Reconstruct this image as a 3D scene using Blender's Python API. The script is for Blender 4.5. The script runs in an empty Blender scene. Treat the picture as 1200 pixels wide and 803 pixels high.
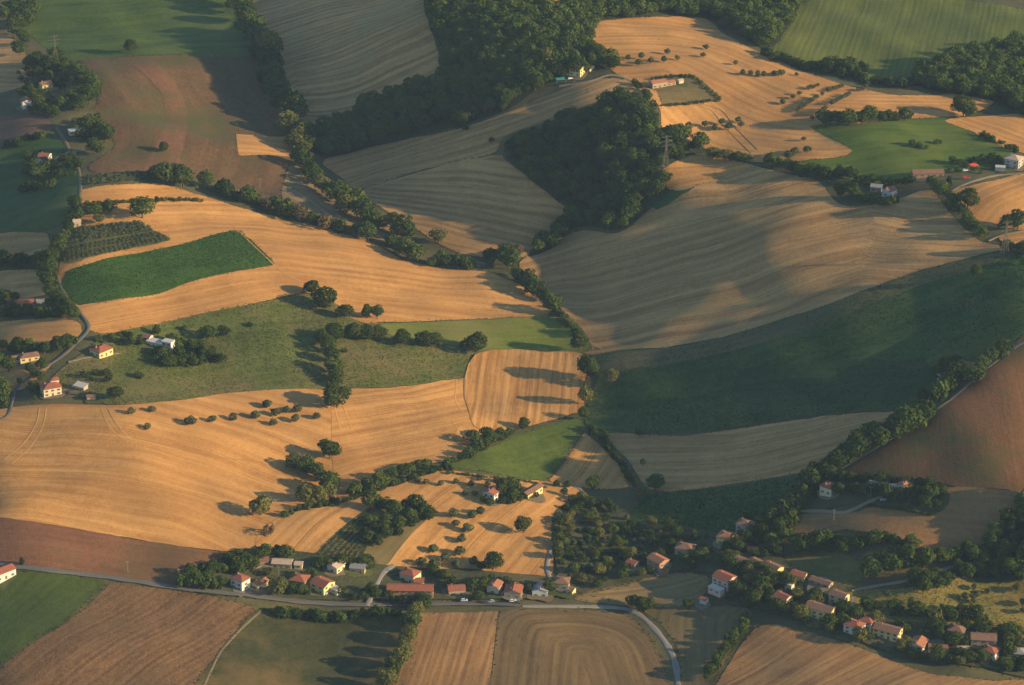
import bpy, math, random
import numpy as np
from mathutils import Vector, Matrix
from mathutils.geometry import delaunay_2d_cdt

scene = bpy.context.scene
COL = scene.collection
rng = np.random.default_rng(7)
random.seed(7)
rad = math.radians

# ------------------------------------------------------------------ camera
W, H = 1200.0, 803.0                 # the photograph's own pixel frame, used to measure where things stand
CAMZ, PITCH, HFOV = 894.0, rad(25.0), rad(20.0)
TX = math.tan(HFOV / 2)
TY = TX * H / W
SUN_EL, SUN_AZ = rad(16.0), rad(12.0)   # azimuth: from +X towards the camera side (-Y)
SUN_DIR = np.array([math.cos(SUN_EL) * math.cos(SUN_AZ), -math.cos(SUN_EL) * math.sin(SUN_AZ), math.sin(SUN_EL)])


def ray(px, py):
    u = (np.asarray(px, float) / W * 2 - 1) * TX
    v = (1 - np.asarray(py, float) / H * 2) * TY
    cy, sy = math.cos(PITCH), math.sin(PITCH)
    return u, cy + v * sy, -sy + v * cy


def on_plane(px, py, z):
    dx, dy, dz = ray(px, py)
    t = (z - CAMZ) / dz
    return dx * t, dy * t


# ------------------------------------------------------------------ terrain height
CTRL = """
335 150 30;372 205 25;430 245 21;490 285 17;570 312 13;640 350 9;684 400 5;690 450 3;690 500 1;735 560 -2;760 590 -3;300 60 36;280 0 42
230 60 46;150 60 50;90 80 55;60 130 58;200 130 46;120 180 55;230 200 42;290 215 33
95 220 58;75 300 57;95 380 52;60 430 46;20 470 45;0 500 44;45 230 49
0 60 38;20 100 45;0 200 39;0 270 38;0 330 34;0 390 43;0 440 43
200 250 50;300 300 40;400 320 28;500 340 17;580 345 12;200 340 44;300 350 36
128 392 48;250 400 36;350 400 27;450 400 17;560 400 10;650 390 6;200 450 40;300 450 30
60 500 44;60 560 40;0 600 40;150 520 40;150 600 34;250 520 32;250 600 26;350 500 23;350 560 19;450 480 15;450 530 13;550 460 8;550 500 7;620 480 5;650 440 5;300 640 20
0 660 34;100 675 29;200 690 22;300 700 16;0 740 30;100 760 25;0 803 27;200 790 18;350 790 9;400 700 10
450 710 6;560 710 3;650 710 0;740 712 -3;790 760 -4;795 803 -6;600 800 -1;480 790 3;700 790 -4
420 600 16;500 590 11;560 600 8;620 610 4;660 580 1;640 660 1;540 650 6;450 650 11
700 620 -1;750 650 -2;800 660 1
420 205 22;500 180 42;600 145 70;690 105 93;740 95 97;560 230 35;600 220 43;520 240 26;640 240 37;600 280 20;650 275 21
680 268 27;725 270 36;760 245 47;790 222 61;770 205 66;800 185 73;830 175 77;700 200 60;680 150 76;740 150 88;760 110 95
650 330 12;700 370 12.5;740 400 13.5;720 385 13;660 345 12;690 320 17;760 400 17;780 370 23;700 300 25;760 340 25;800 300 39;850 250 58;900 200 74;850 360 36;900 300 58;920 260 66;950 260 68;985 255 71;960 350 54;1000 310 62.5;1050 240 78;1050 308 67;1100 240 81;1100 303 71;1150 292 76;1178 290 79
700 50 98;760 60 96;850 80 90;900 130 86;830 140 82;950 120 86;1000 160 84;1100 120 84;1150 120 82;690 30 96
700 440 5;750 460 9;800 430 18;850 480 17;900 420 34;950 470 33;1000 400 50;1000 385 53;1060 365 58;1100 385 61;1050 440 49;1100 350 65;1150 400 69;1200 340 80;1070 475 46
780 540 6;850 530 16;930 520 27;1000 510 38;800 575 3;930 560 20;1050 490 48
990 550 32;1100 470 60;1200 400 73;1200 500 57;1100 540 44;1200 580 40;1050 570 34;1000 600 23;1100 620 26;940 610 15;1200 640 25
860 640 6;900 680 6;950 640 11;1000 660 12;1080 680 12;1150 660 16;1200 700 10;1100 720 7;1000 720 5;950 715 4;880 720 0;1000 760 0;1080 770 -1;1180 765 0;1200 803 -4;900 790 -3;1100 803 0;840 800 -4
330 100 33;340 20 51;420 110 48;420 30 73;500 90 70;500 20 95;600 60 96;600 0 102;660 60 99;540 120 67;650 110 85
930 10 78;1000 50 80;1100 50 80;1200 30 78;1200 120 78;1150 220 86;1200 240 84;1080 170 84;1180 180 84;800 5 88
1350 400 58;1350 600 14;1350 200 66;1350 780 -14;-150 400 25;-150 600 20;-150 200 30;-150 0 40;-150 780 15
600 950 -8;100 950 15;1100 950 5;600 -80 90;200 -80 55;1000 -80 75
"""
ctl = np.array([[float(v) for v in t.split()] for t in CTRL.replace("\n", ";").split(";") if t.strip()])
ctl_x, ctl_y = on_plane(ctl[:, 0], ctl[:, 1], ctl[:, 2])


def _tps(r2):
    return 0.5 * r2 * np.log(r2 + 1e-9)


_S = 500.0
_P = np.stack([ctl_x / _S, (ctl_y - 2000) / _S], 1)
_n = len(_P)
_A = np.zeros((_n + 3, _n + 3))
_d2 = ((_P[:, None] - _P[None]) ** 2).sum(-1)
_A[:_n, :_n] = _tps(_d2) + np.eye(_n) * 0.0004
_A[:_n, _n] = 1
_A[:_n, _n + 1:] = _P
_A[_n:, :_n] = _A[:_n, _n:].T
_wt = np.linalg.solve(_A, np.concatenate([ctl[:, 2], np.zeros(3)]))
_wr = np.random.default_rng(3)
WAVES = [(a, rng_l, th, ph) for a, rng_l, th, ph in zip(
    [1.0, 0.9, 0.8, 0.7, 0.6, 0.55, 0.5, 0.45, 0.3, 0.28],
    [210, 170, 150, 125, 105, 95, 84, 76, 52, 45],
    _wr.uniform(0, math.pi, 10), _wr.uniform(0, 6.28, 10))]


def smooth(t):
    t = np.clip(t, 0, 1)
    return t * t * (3 - 2 * t)


def height_exact(x, y):
    sh = x.shape
    x = x.ravel(); y = y.ravel()
    out = np.empty_like(x)
    for i in range(0, len(x), 20000):
        xx = np.clip(x[i:i + 20000], -720, 720); yy = np.clip(y[i:i + 20000], 1150, 3000)
        p = np.stack([xx / _S, (yy - 2000) / _S], 1)
        d2 = ((p[:, None] - _P[None]) ** 2).sum(-1)
        out[i:i + 20000] = _tps(d2) @ _wt[:_n] + _wt[_n] + p @ _wt[_n + 1:]
    for a, l, th, ph in WAVES:
        out += a * np.sin((x * math.cos(th) + y * math.sin(th)) * 6.283 / l + ph)
    far = np.maximum(np.maximum(np.abs(x) - 640, 1200 - y), y - 2900)
    m = smooth(far / 500)
    roll = 40 + 30 * np.sin(x / 420 + 1) * np.cos(y / 510) + 18 * np.sin((x + y) / 230)
    out = out * (1 - m) + roll * m
    return out.reshape(sh)


def _axis(lo, hi, step, ext_lo, ext_hi):
    core = list(np.arange(lo, hi + step / 2, step))
    a, s = [core[0]], step
    while a[-1] > ext_lo:
        s *= 1.22; a.append(a[-1] - s)
    b, s = [core[-1]], step
    while b[-1] < ext_hi:
        s *= 1.22; b.append(b[-1] + s)
    return np.array(a[:0:-1] + core + b[1:])


XS = _axis(-620, 620, 5, -14000, 14000)
YS = _axis(1300, 2880, 5, -9000, 24000)
ZG = height_exact(*np.meshgrid(XS, YS))      # [iy, ix]


def hgt(x, y):
    x = np.asarray(x, float); y = np.asarray(y, float)
    i = np.clip(np.searchsorted(XS, x) - 1, 0, len(XS) - 2)
    j = np.clip(np.searchsorted(YS, y) - 1, 0, len(YS) - 2)
    fx = (x - XS[i]) / (XS[i + 1] - XS[i]); fy = (y - YS[j]) / (YS[j + 1] - YS[j])
    return (ZG[j, i] * (1 - fx) * (1 - fy) + ZG[j, i + 1] * fx * (1 - fy)
            + ZG[j + 1, i] * (1 - fx) * fy + ZG[j + 1, i + 1] * fx * fy)


def at(px, py):
    """ground point (x, y) seen at a pixel of the photograph"""
    px = np.asarray(px, float); py = np.asarray(py, float)
    z = np.full(np.broadcast(px, py).shape, 40.0)
    for _ in range(60):
        x, y = on_plane(px, py, z)
        z = z * 0.4 + hgt(x, y) * 0.6
    return x, y


def scale_at(x, y):
    """photo pixels per metre across the line of sight"""
    z = hgt(x, y)
    d = y * math.cos(PITCH) + (CAMZ - z) * math.sin(PITCH)
    return W / (2 * TX * d)


def base_at(px, py, h, k=0.45):
    """ground point under something h metres tall whose middle shows at the pixel"""
    x, y = at(px, py)
    s = scale_at(x, y)
    return at(px, py + k * h * s * 0.9)


# ------------------------------------------------------------------ materials
def newmat(name):
    m = bpy.data.materials.new(name)
    m.use_nodes = True
    nt = m.node_tree
    nt.nodes.clear()
    return m, nt


class NT:
    """short-hand for building node graphs"""
    def __init__(s, nt): s.nt = nt
    def n(s, t, **kw):
        nd = s.nt.nodes.new(t)
        for k, v in kw.items(): setattr(nd, k, v)
        return nd
    def link(s, a, b): s.nt.links.new(a, b)
    def val(s, sock, v):
        if isinstance(v, bpy.types.NodeSocket): s.link(v, sock)
        else: sock.default_value = v
    def noise(s, vec, scale, detail=2, rough=0.5, dist=0.0):
        nd = s.n('ShaderNodeTexNoise')
        s.link(vec, nd.inputs['Vector'])
        nd.inputs['Scale'].default_value = scale
        nd.inputs['Detail'].default_value = detail
        nd.inputs['Roughness'].default_value = rough
        nd.inputs['Distortion'].default_value = dist
        return nd.outputs['Fac']
    def math(s, op, a, b=0.0, clamp=False):
        nd = s.n('ShaderNodeMath', operation=op, use_clamp=clamp)
        s.val(nd.inputs[0], a); s.val(nd.inputs[1], b)
        return nd.outputs[0]
    def mapr(s, v, a, b, c=0.0, d=1.0):
        nd = s.n('ShaderNodeMapRange')
        s.link(v, nd.inputs[0])
        for i, q in enumerate((a, b, c, d)): nd.inputs[i + 1].default_value = q
        return nd.outputs[0]
    def mix(s, f, a, b):
        nd = s.n('ShaderNodeMix', data_type='RGBA')
        s.val(nd.inputs[0], f); s.val(nd.inputs[6], a); s.val(nd.inputs[7], b)
        return nd.outputs[2]
    def vmul(s, v, sc, loc=(0, 0, 0)):
        nd = s.n('ShaderNodeMapping')
        s.link(v, nd.inputs[0])
        nd.inputs['Scale'].default_value = sc
        nd.inputs['Location'].default_value = loc
        return nd.outputs[0]
    def out(s, shader):
        o = s.n('ShaderNodeOutputMaterial'); s.link(shader, o.inputs['Surface'])
    def bsdf(s, col, rough=0.9, bump=None, bs=1.0, bd=0.2):
        b = s.n('ShaderNodeBsdfPrincipled')
        s.val(b.inputs['Base Color'], col)
        b.inputs['Roughness'].default_value = rough
        b.inputs['Specular IOR Level'].default_value = 0.15
        if bump is not None:
            bp = s.n('ShaderNodeBump')
            bp.inputs['Strength'].default_value = bs
            bp.inputs['Distance'].default_value = bd
            s.link(bump, bp.inputs['Height'])
            s.link(bp.outputs[0], b.inputs['Normal'])
        return b.outputs[0]


def rgb(c):
    return (c[0], c[1], c[2], 1.0)


def srgb(r, g, b, k=1.0):
    def f(v):
        v /= 255.0
        return v / 12.92 if v < 0.04045 else ((v + 0.055) / 1.055) ** 2.4
    return (f(r) * k, f(g) * k, f(b) * k)


def mat_field(name, c1, c2, c3=None, swath=9.0, row=0.0, cs=1.0, cr=0.5, patch=0.5, reg=0.32, tram=0.0, grain=0.5, bump=0.25, seed=0):
    """field surface: c1/c2 the two tones of its swaths, c3 the tone of weedy or bare patches"""
    c3 = c3 or c2
    m, nt = newmat(name); k = NT(nt)
    uv = k.n('ShaderNodeUVMap').outputs[0]
    uv = k.vmul(uv, (1, 1, 1), (seed * 13.7, seed * 7.3, 0))
    pos = k.n('ShaderNodeNewGeometry').outputs['Position']
    # swaths: long streaks across v
    warp = k.noise(pos, 0.012, 2)
    sw = k.noise(k.vmul(uv, (1 / 260.0, 1 / swath, 1)), 1.0, 2, 0.55, 0.15)
    fine = k.noise(k.vmul(uv, (1 / 45.0, 1 / 2.2, 1)), 1.0, 2, 0.6)
    sep = k.n('ShaderNodeSeparateXYZ'); k.link(uv, sep.inputs[0])
    wob = k.noise(k.vmul(uv, (1 / 70.0, 1 / 30.0, 1)), 1.0, 2)
    vv = k.math('ADD', sep.outputs[1], k.math('MULTIPLY', wob, swath * 0.2))
    sine = k.math('SINE', k.math('MULTIPLY', vv, 6.2832 / swath))
    sine01 = k.mapr(sine, -1, 1)
    grn = k.noise(pos, 0.75, 3, 0.7)
    big = k.noise(pos, 0.011, 4, 0.6)
    med = k.noise(pos, 0.06, 4, 0.62)
    f = k.math('MULTIPLY', k.math('SUBTRACT', sw, 0.5), 1.9 * cs)
    f = k.math('ADD', f, k.math('MULTIPLY', k.math('SUBTRACT', fine, 0.5), 1.1 * cs))
    f = k.math('ADD', f, k.math('MULTIPLY', k.math('SUBTRACT', sine01, 0.5), 0.2 * cs))
    f = k.math('ADD', f, k.math('MULTIPLY', k.math('SUBTRACT', grn, 0.5), 2.3 * grain))
    g2 = k.noise(k.vmul(pos, (1, 0.6, 1)), 0.28, 2, 0.6)
    f = k.math('ADD', f, k.math('MULTIPLY', k.math('SUBTRACT', g2, 0.5), 1.1 * grain))
    f = k.math('ADD', f, k.math('MULTIPLY', k.math('SUBTRACT', med, 0.5), 1.0))
    hgt_src = f
    if row > 0:
        rn = k.noise(k.vmul(uv, (1 / 500.0, 1.5 / row, 1)), 1.0, 1, 0.4)
        r = k.math('SINE', k.math('MULTIPLY', k.math('ADD', sep.outputs[1], k.math('MULTIPLY', wob, 0.6)), 6.2832 / row))
        brk = k.noise(k.vmul(uv, (1 / 12.0, 1 / 3.0, 1)), 1.0, 2)
        r = k.math('ADD', k.math('MULTIPLY', r, reg), k.math('MULTIPLY', k.math('SUBTRACT', rn, 0.5), 2.4 if reg < 0.5 else 1.2))
        r = k.math('MULTIPLY', r, k.mapr(brk, 0.3, 0.6))
        f = k.math('ADD', f, k.math('MULTIPLY', r, cr))
        hgt_src = f
    if tram > 0:
        tv = k.math('PINGPONG', k.math('ADD', sep.outputs[1], k.math('MULTIPLY', wob, 3)), tram)
        t1 = k.mapr(tv, 0.0, 0.7, 0.55, 0.0)
        t2 = k.mapr(k.math('ABSOLUTE', k.math('SUBTRACT', tv, 2.2)), 0.0, 0.6, 0.4, 0.0)
        f = k.math('SUBTRACT', f, k.math('MAXIMUM', t1, t2))
    f = k.math('ADD', f, 0.5, True)
    c = k.mix(f, rgb(c1), rgb(c2))
    pm = k.math('MULTIPLY', k.mapr(k.math('ADD', k.math('MULTIPLY', big, 0.7), k.math('MULTIPLY', med, 0.3)), 0.47, 0.62), patch)
    c = k.mix(pm, c, rgb(c3))
    k.out(k.bsdf(c, 0.95, hgt_src, 0.5, bump))
    return m


# ------------------------------------------------------------------ mesh helpers
def mesh_np(name, V, F, mats, fm=None, smoothf=False):
    """V (n,3), F (m,4) or (m,3) index array"""
    me = bpy.data.meshes.new(name)
    V = np.asarray(V, np.float32); F = np.asarray(F, np.int32)
    k = F.shape[1]
    me.vertices.add(len(V)); me.vertices.foreach_set('co', V.ravel())
    me.loops.add(F.size); me.loops.foreach_set('vertex_index', F.ravel())
    me.polygons.add(len(F))
    me.polygons.foreach_set('loop_start', np.arange(0, F.size, k, dtype=np.int32))
    me.polygons.foreach_set('loop_total', np.full(len(F), k, np.int32))
    for m in mats: me.materials.append(m)
    if fm is not None: me.polygons.foreach_set('material_index', np.asarray(fm, np.int32))
    me.polygons.foreach_set('use_smooth', np.full(len(F), smoothf, bool))
    me.update(calc_edges=True); me.validate()
    return me


def obj(name, me, parent=None, loc=None):
    o = bpy.data.objects.new(name, me)
    COL.objects.link(o)
    if parent is not None: o.parent = parent
    if loc is not None: o.location = loc
    return o


def tag(o, label, cat, group=None, kind=None):
    o['label'] = label; o['category'] = cat
    if group: o['group'] = group
    if kind: o['kind'] = kind
    return o


def empty(name, loc, rz=0.0, label=None, cat=None, group=None):
    o = bpy.data.objects.new(name, None)
    COL.objects.link(o)
    o.location = loc; o.rotation_euler = (0, 0, rz); o.empty_display_size = 2
    if label: tag(o, label, cat, group)
    return o


def P(s):
    return [tuple(float(v) for v in t.split(',')) for t in s.split()]


def crom(pts, closed=False, n=6):
    """Catmull-Rom through the points"""
    p = np.asarray(pts, float)
    if closed: q = np.vstack([p[-1], p, p[0], p[1]])
    else: q = np.vstack([2 * p[0] - p[1], p, 2 * p[-1] - p[-2]])
    out = []
    for i in range(1, len(q) - 2):
        a, b, c, d = q[i - 1], q[i], q[i + 1], q[i + 2]
        for t in np.arange(n) / n:
            out.append(0.5 * ((2 * b) + (c - a) * t + (2 * a - 5 * b + 4 * c - d) * t * t + (3 * b - a - 3 * c + d) * t ** 3))
    if not closed: out.append(q[-2])
    return np.array(out)


def resample(p, step, closed=False):
    if closed: p = np.vstack([p, p[:1]])
    d = np.sqrt((np.diff(p, axis=0) ** 2).sum(1)); s = np.concatenate([[0], np.cumsum(d)])
    n = max(int(s[-1] / step), 3)
    t = np.linspace(0, s[-1], n + 1)
    q = np.stack([np.interp(t, s, p[:, i]) for i in range(p.shape[1])], 1)
    return q[:-1] if closed else q


def inside(poly, x, y):
    r = np.zeros(x.shape, bool); j = len(poly) - 1
    for i in range(len(poly)):
        xi, yi = poly[i]; xj, yj = poly[j]
        c = ((yi > y) != (yj > y)) & (x < (xj - xi) * (y - yi) / (yj - yi + 1e-12) + xi)
        r ^= c; j = i
    return r


def poly_dist(line, x, y):
    """signed distance to a polyline and the run along it"""
    best = np.full(x.shape, 1e9); sv = np.zeros(x.shape); al = np.zeros(x.shape); run = 0.0
    n = len(line) - 1
    for i in range(n):
        a, b = line[i], line[i + 1]
        e = b - a; L = math.hypot(*e); e = e / L
        t = (x - a[0]) * e[0] + (y - a[1]) * e[1]
        lo = -1e9 if i == 0 else 0.0
        hi = 1e9 if i == n - 1 else L
        tc = np.clip(t, lo, hi)
        dx = x - (a[0] + e[0] * tc); dy = y - (a[1] + e[1] * tc)
        d = np.hypot(dx, dy)
        m = d < best
        best[m] = d[m]
        sv[m] = (np.sign(e[0] * dy - e[1] * dx) * d)[m]; al[m] = (run + tc)[m]
        run += L
    return sv, al


LAYER = [0]
SHEETS = []
NOEDGE = []
RIBS = []


def drape(poly_w, mat, name, guide_w, step=4.8, smooth_n=0):
    """a sheet that follows the ground inside a world polygon"""
    LAYER[0] += 1
    b = resample(poly_w, 4.0, True)
    x0, y0 = b.min(0); x1, y1 = b.max(0)
    gx, gy = np.meshgrid(np.arange(x0, x1, step), np.arange(y0, y1, step))
    gx = (gx + (np.arange(gx.shape[0]) % 2)[:, None] * step / 2).ravel(); gy = gy.ravel()
    m = inside(b, gx, gy)
    gx, gy = gx[m], gy[m]
    lv = 0
    tx, ty = np.concatenate([gx, b[:, 0]]), np.concatenate([gy, b[:, 1]])
    for (ob, ox, oy, ol) in SHEETS:      # lie above every earlier sheet it overlaps
        if ol >= lv and (inside(ob, tx, ty).any() or inside(b, ox, oy).any()): lv = ol + 1
    SHEETS.append((b, tx, ty, lv))
    if name in ('bare_band', 'yard') or (name == 'crop_field' and 'dense' in mat.name) or (name == 'rough_field' and ('headland' in mat.name or 'greening' in mat.name)): NOEDGE.append(id(b))
    off = 0.10 + 0.11 * lv
    d = np.full(gx.shape, 1e9)
    for q in range(0, len(b)):
        d = np.minimum(d, (gx - b[q, 0]) ** 2 + (gy - b[q, 1]) ** 2)
    m = d > 2.0 ** 2
    gx, gy = gx[m], gy[m]
    cen = b.mean(0)
    V = [Vector(v - cen) for v in b] + [Vector((p - cen[0], q - cen[1])) for p, q in zip(gx, gy)]
    nb = len(b)
    r = delaunay_2d_cdt(V, [(i, (i + 1) % nb) for i in range(nb)], [list(range(nb))], 1, 1e-4)
    vx = np.array([v[:] for v in r[0]]) + cen
    F = np.array([f for f in r[2] if len(f) == 3], np.int32)
    z = hgt(vx[:, 0], vx[:, 1]) + off
    me = mesh_np(name, np.column_stack([vx, z]), F, [mat], smoothf=True)
    # make all faces look up
    if len(F):
        a, bb, c = (vx[F[:, i]] for i in range(3))
        cr = (bb[:, 0] - a[:, 0]) * (c[:, 1] - a[:, 1]) - (bb[:, 1] - a[:, 1]) * (c[:, 0] - a[:, 0])
        if (cr < 0).sum() > len(F) / 2: me.flip_normals()
    sv, al = poly_dist(guide_w, vx[:, 0], vx[:, 1])
    uvl = me.uv_layers.new(name='UVMap')
    li = np.empty(len(me.loops), np.int32); me.loops.foreach_get('vertex_index', li)
    uvl.data.foreach_set('uv', np.column_stack([al, sv])[li].astype(np.float32).ravel())
    return me


def field(name, poly, mat, label, guide, cat='field', sm=True):
    p = crom(poly, True, 5) if sm else np.array(poly)
    # little irregularities along the margin
    p = p + rng.normal(0, 0.5, p.shape)
    pw = np.stack(at(p[:, 0], p[:, 1]), 1)
    g = crom(guide, False, 8) if len(guide) > 2 else np.array(guide, float)
    gw = np.stack(at(g[:, 0], g[:, 1]), 1)
    me = drape(pw, mat, name, gw)
    o = obj(name, me)
    tag(o, label, cat, kind='structure')
    return o


def ribbon(name, line_px, width, mat, label, cat='road', n=10, off=0.3, kind='structure'):
    """road or track: a strip of the given width in metres along a line, with thin shoulders dropping to the ground"""
    p = crom(line_px, False, n)
    w = np.stack(at(p[:, 0], p[:, 1]), 1)
    w = resample(w, 3.0)
    t = np.gradient(w, axis=0); t /= np.linalg.norm(t, axis=1)[:, None]
    nrm = np.stack([-t[:, 1], t[:, 0]], 1)
    wv = (1 + 0.13 * np.sin(np.arange(len(w)) * 0.9 + rng.uniform(0, 6)) + rng.normal(0, 0.05, len(w)))[:, None]
    ed = 0.4 if width > 1.2 else 0.15
    cols = [-width / 2 - ed, -width / 2, -width / 6, width / 6, width / 2, width / 2 + ed]
    dz = [-0.3, 0, 0.03, 0.03, 0, -0.3]
    lv = -1
    for (ob, ox, oy, ol) in SHEETS:      # just above the highest sheet it crosses
        if ol > lv and inside(ob, w[:, 0], w[:, 1]).any(): lv = ol
    RIBS.append(w); cross = sum(1 for o_ in RIBS[:-1] if np.hypot(o_[:, None, 0] - w[None, :, 0], o_[:, None, 1] - w[None, :, 1]).min() < 8)
    base = 0.10 + 0.11 * (lv + 1) + 0.03 + 0.05 * cross
    if width < 1.2: base -= 0.07; dz = [-0.05, 0, 0.01, 0.01, 0, -0.05]
    V = []
    for c, d in zip(cols, dz):
        q = w + nrm * c * wv
        V.append(np.column_stack([q, hgt(q[:, 0], q[:, 1]) + base + d]))
    V = np.stack(V, 1)
    a, k = V.shape[:2]
    idx = np.arange(a * k).reshape(a, k)
    F = np.stack([idx[:-1, :-1], idx[1:, :-1], idx[1:, 1:], idx[:-1, 1:]], -1).reshape(-1, 4)[:, ::-1]
    me = mesh_np(name, V.reshape(-1, 3), F, [mat], smoothf=True)
    o = obj(name, me)
    s = np.concatenate([[0], np.cumsum(np.linalg.norm(np.diff(w, axis=0), axis=1))])
    uv = np.stack([np.repeat(s[:, None], k, 1), np.repeat(np.array(cols)[None], a, 0)], -1).reshape(-1, 2)
    uvl = me.uv_layers.new(name='UVMap')
    li = np.empty(len(me.loops), np.int32); me.loops.foreach_get('vertex_index', li)
    uvl.data.foreach_set('uv', uv[li].astype(np.float32).ravel())
    tag(o, label, cat, kind=kind)
    return o
# ------------------------------------------------------------------ the ground
def build_terrain():
    X, Y = np.meshgrid(XS, YS)
    V = np.stack([X, Y, ZG], -1).reshape(-1, 3)
    ny, nx = X.shape
    idx = np.arange(ny * nx).reshape(ny, nx)
    F = np.stack([idx[:-1, :-1], idx[:-1, 1:], idx[1:, 1:], idx[1:, :-1]], -1).reshape(-1, 4)
    m, nt = newmat('rough_grass'); k = NT(nt)
    pos = k.n('ShaderNodeNewGeometry').outputs['Position']
    big = k.noise(pos, 0.008, 4, 0.6); med = k.noise(pos, 0.05, 4, 0.65); fn = k.noise(pos, 0.5, 3, 0.7)
    f = k.math('ADD', k.math('MULTIPLY', big, 0.5), k.math('ADD', k.math('MULTIPLY', med, 0.3), k.math('MULTIPLY', fn, 0.3)))
    c = k.mix(k.mapr(f, 0.4, 0.68), rgb((0.030, 0.045, 0.017)), rgb((0.13, 0.105, 0.04)))
    k.out(k.bsdf(c, 0.95, fn, 0.6, 0.5))
    o = obj('terrain', mesh_np('terrain', V, F, [m], smoothf=True))
    tag(o, 'rolling hills of rough grass under the fields and woods', 'terrain', kind='structure')


build_terrain()

TAN1, TAN2, TAN3 = (0.31, 0.142, 0.036), (0.57, 0.296, 0.088), (0.27, 0.130, 0.040)
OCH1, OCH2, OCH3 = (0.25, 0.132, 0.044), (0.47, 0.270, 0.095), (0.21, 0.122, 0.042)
BRN1, BRN2, BRN3 = (0.075, 0.047, 0.018), (0.155, 0.082, 0.032), (0.072, 0.072, 0.018)
GRN1, GRN2, GRN3 = (0.036, 0.062, 0.006), (0.082, 0.125, 0.012), (0.085, 0.115, 0.028)
DGR1, DGR2, DGR3 = (0.020, 0.052, 0.011), (0.046, 0.092, 0.020), (0.09, 0.10, 0.026)
YGR1, YGR2, YGR3 = (0.092, 0.118, 0.011), (0.155, 0.175, 0.022), (0.18, 0.15, 0.05)
OLV1, OLV2, OLV3 = (0.058, 0.076, 0.011), (0.120, 0.132, 0.026), (0.17, 0.115, 0.05)


def tan(nm, s, **kw): return mat_field(nm, TAN1, TAN2, TAN3, seed=s, **{**dict(swath=8, patch=0.35, tram=22, cs=0.8), **kw})
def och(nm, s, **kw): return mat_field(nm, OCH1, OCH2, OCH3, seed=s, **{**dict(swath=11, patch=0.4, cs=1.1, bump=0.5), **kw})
def brn(nm, s, **kw): return mat_field(nm, BRN1, BRN2, BRN3, seed=s, **{**dict(swath=5, patch=0.6, cs=0.5, grain=1.0, bump=0.3), **kw})
def grn(nm, s, **kw): return mat_field(nm, GRN1, GRN2, GRN3, seed=s, **{**dict(swath=7, patch=0.6, cs=0.6, grain=1.0, bump=0.35), **kw})
def dgr(nm, s, **kw): return mat_field(nm, DGR1, DGR2, DGR3, seed=s, **{**dict(swath=6, patch=0.5, cs=0.6, grain=1.1, bump=0.35), **kw})
def ygr(nm, s, **kw): return mat_field(nm, YGR1, YGR2, YGR3, seed=s, **{**dict(swath=6, patch=0.5, cs=0.6, grain=0.9, bump=0.3), **kw})
def olv(nm, s, **kw): return mat_field(nm, OLV1, OLV2, OLV3, seed=s, **{**dict(swath=9, patch=0.7, cs=0.6, grain=1.0, bump=0.4), **kw})


F = field
F('green_meadow', P('26,24 58,-4 262,-4 292,30 302,58 284,66 200,64 140,68 84,71 60,60 38,44'), grn('meadow_grass', 1, cs=0.9, swath=14),
  'green meadow at the top left above the brown ploughed slope', P('40,40 160,30 280,10'))
F('brown_field', P('82,72 145,67 200,65 283,67 302,60 320,100 337,140 347,190 335,228 292,222 240,212 180,204 112,204 106,192 130,178 134,166 122,152 128,148 112,128 118,105 106,84'),
  mat_field('bare_earth', BRN1, BRN2, BRN3, swath=18, cs=0.8, patch=1.0, grain=1.1, seed=2), 'reddish brown field between the green meadow and the pale gold ridge field', P('180,205 200,150 150,70'))
F('bare_band', P('150,71 178,70 200,90 216,118 220,150 212,182 204,203 170,203 182,172 194,140 188,108 168,86'), mat_field('red_band', (0.115, 0.056, 0.026), (0.19, 0.088, 0.040), (0.08, 0.07, 0.02), swath=14, cs=0.7, patch=0.9, grain=1.0, seed=53), 'curving redder band down the middle of the brown field', P('190,80 216,130 200,200'))
F('stubble_field', P('277,158 348,160 345,185 279,183'), tan('stubble_a', 3), 'small tan stubble patch at the edge of the brown field', P('277,160 345,162'), sm=False)
F('stubble_field', P('298,-4 488,-4 503,30 513,62 515,95 470,108 430,128 395,142 360,152 343,128 335,90 320,52 304,28'),
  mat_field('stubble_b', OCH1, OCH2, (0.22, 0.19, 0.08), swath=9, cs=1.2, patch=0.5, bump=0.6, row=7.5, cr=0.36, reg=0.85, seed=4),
  'shaded grey striped stubble field at the top between the wooded hollow and the tree belt', P('310,75 400,45 500,5'))
F('stubble_field', P('380,187 470,165 540,150 600,130 650,108 700,92 733,94 745,104 720,120 690,126 645,142 592,160 576,180 500,197 420,222 400,208'),
  och('stubble_c', 5, row=6.5, cr=0.28, reg=0.8), 'long shaded stubble strip climbing to the farmhouse on the wooded ridge', P('385,205 500,172 600,140 720,98'))
F('stubble_field', P('424,223 500,199 578,182 596,192 640,226 668,252 650,275 620,300 575,303 530,294 492,272 450,246'),
  och('stubble_d', 6, row=7, cr=0.36, reg=0.9), 'shaded stubble field with diagonal rows beside the mid valley wood', P('450,236 540,249 650,272'))
F('stubble_field', P('608,309 650,284 682,270 726,273 762,246 792,224 772,207 802,184 850,186 900,199 958,213 985,240 1040,238 1086,222 1102,236 1126,264 1150,284 1180,293 1100,312 1040,331 960,361 880,386 800,405 692,417 683,396 662,368 636,338'),
  och('stubble_e', 7, swath=12, cs=1.3, row=11, cr=0.26, bump=0.6), 'huge rolling tan stubble field with long shadows on the right side of the valley',
  P('625,318 740,291 850,263 930,237 1010,222 1110,224'))
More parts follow.
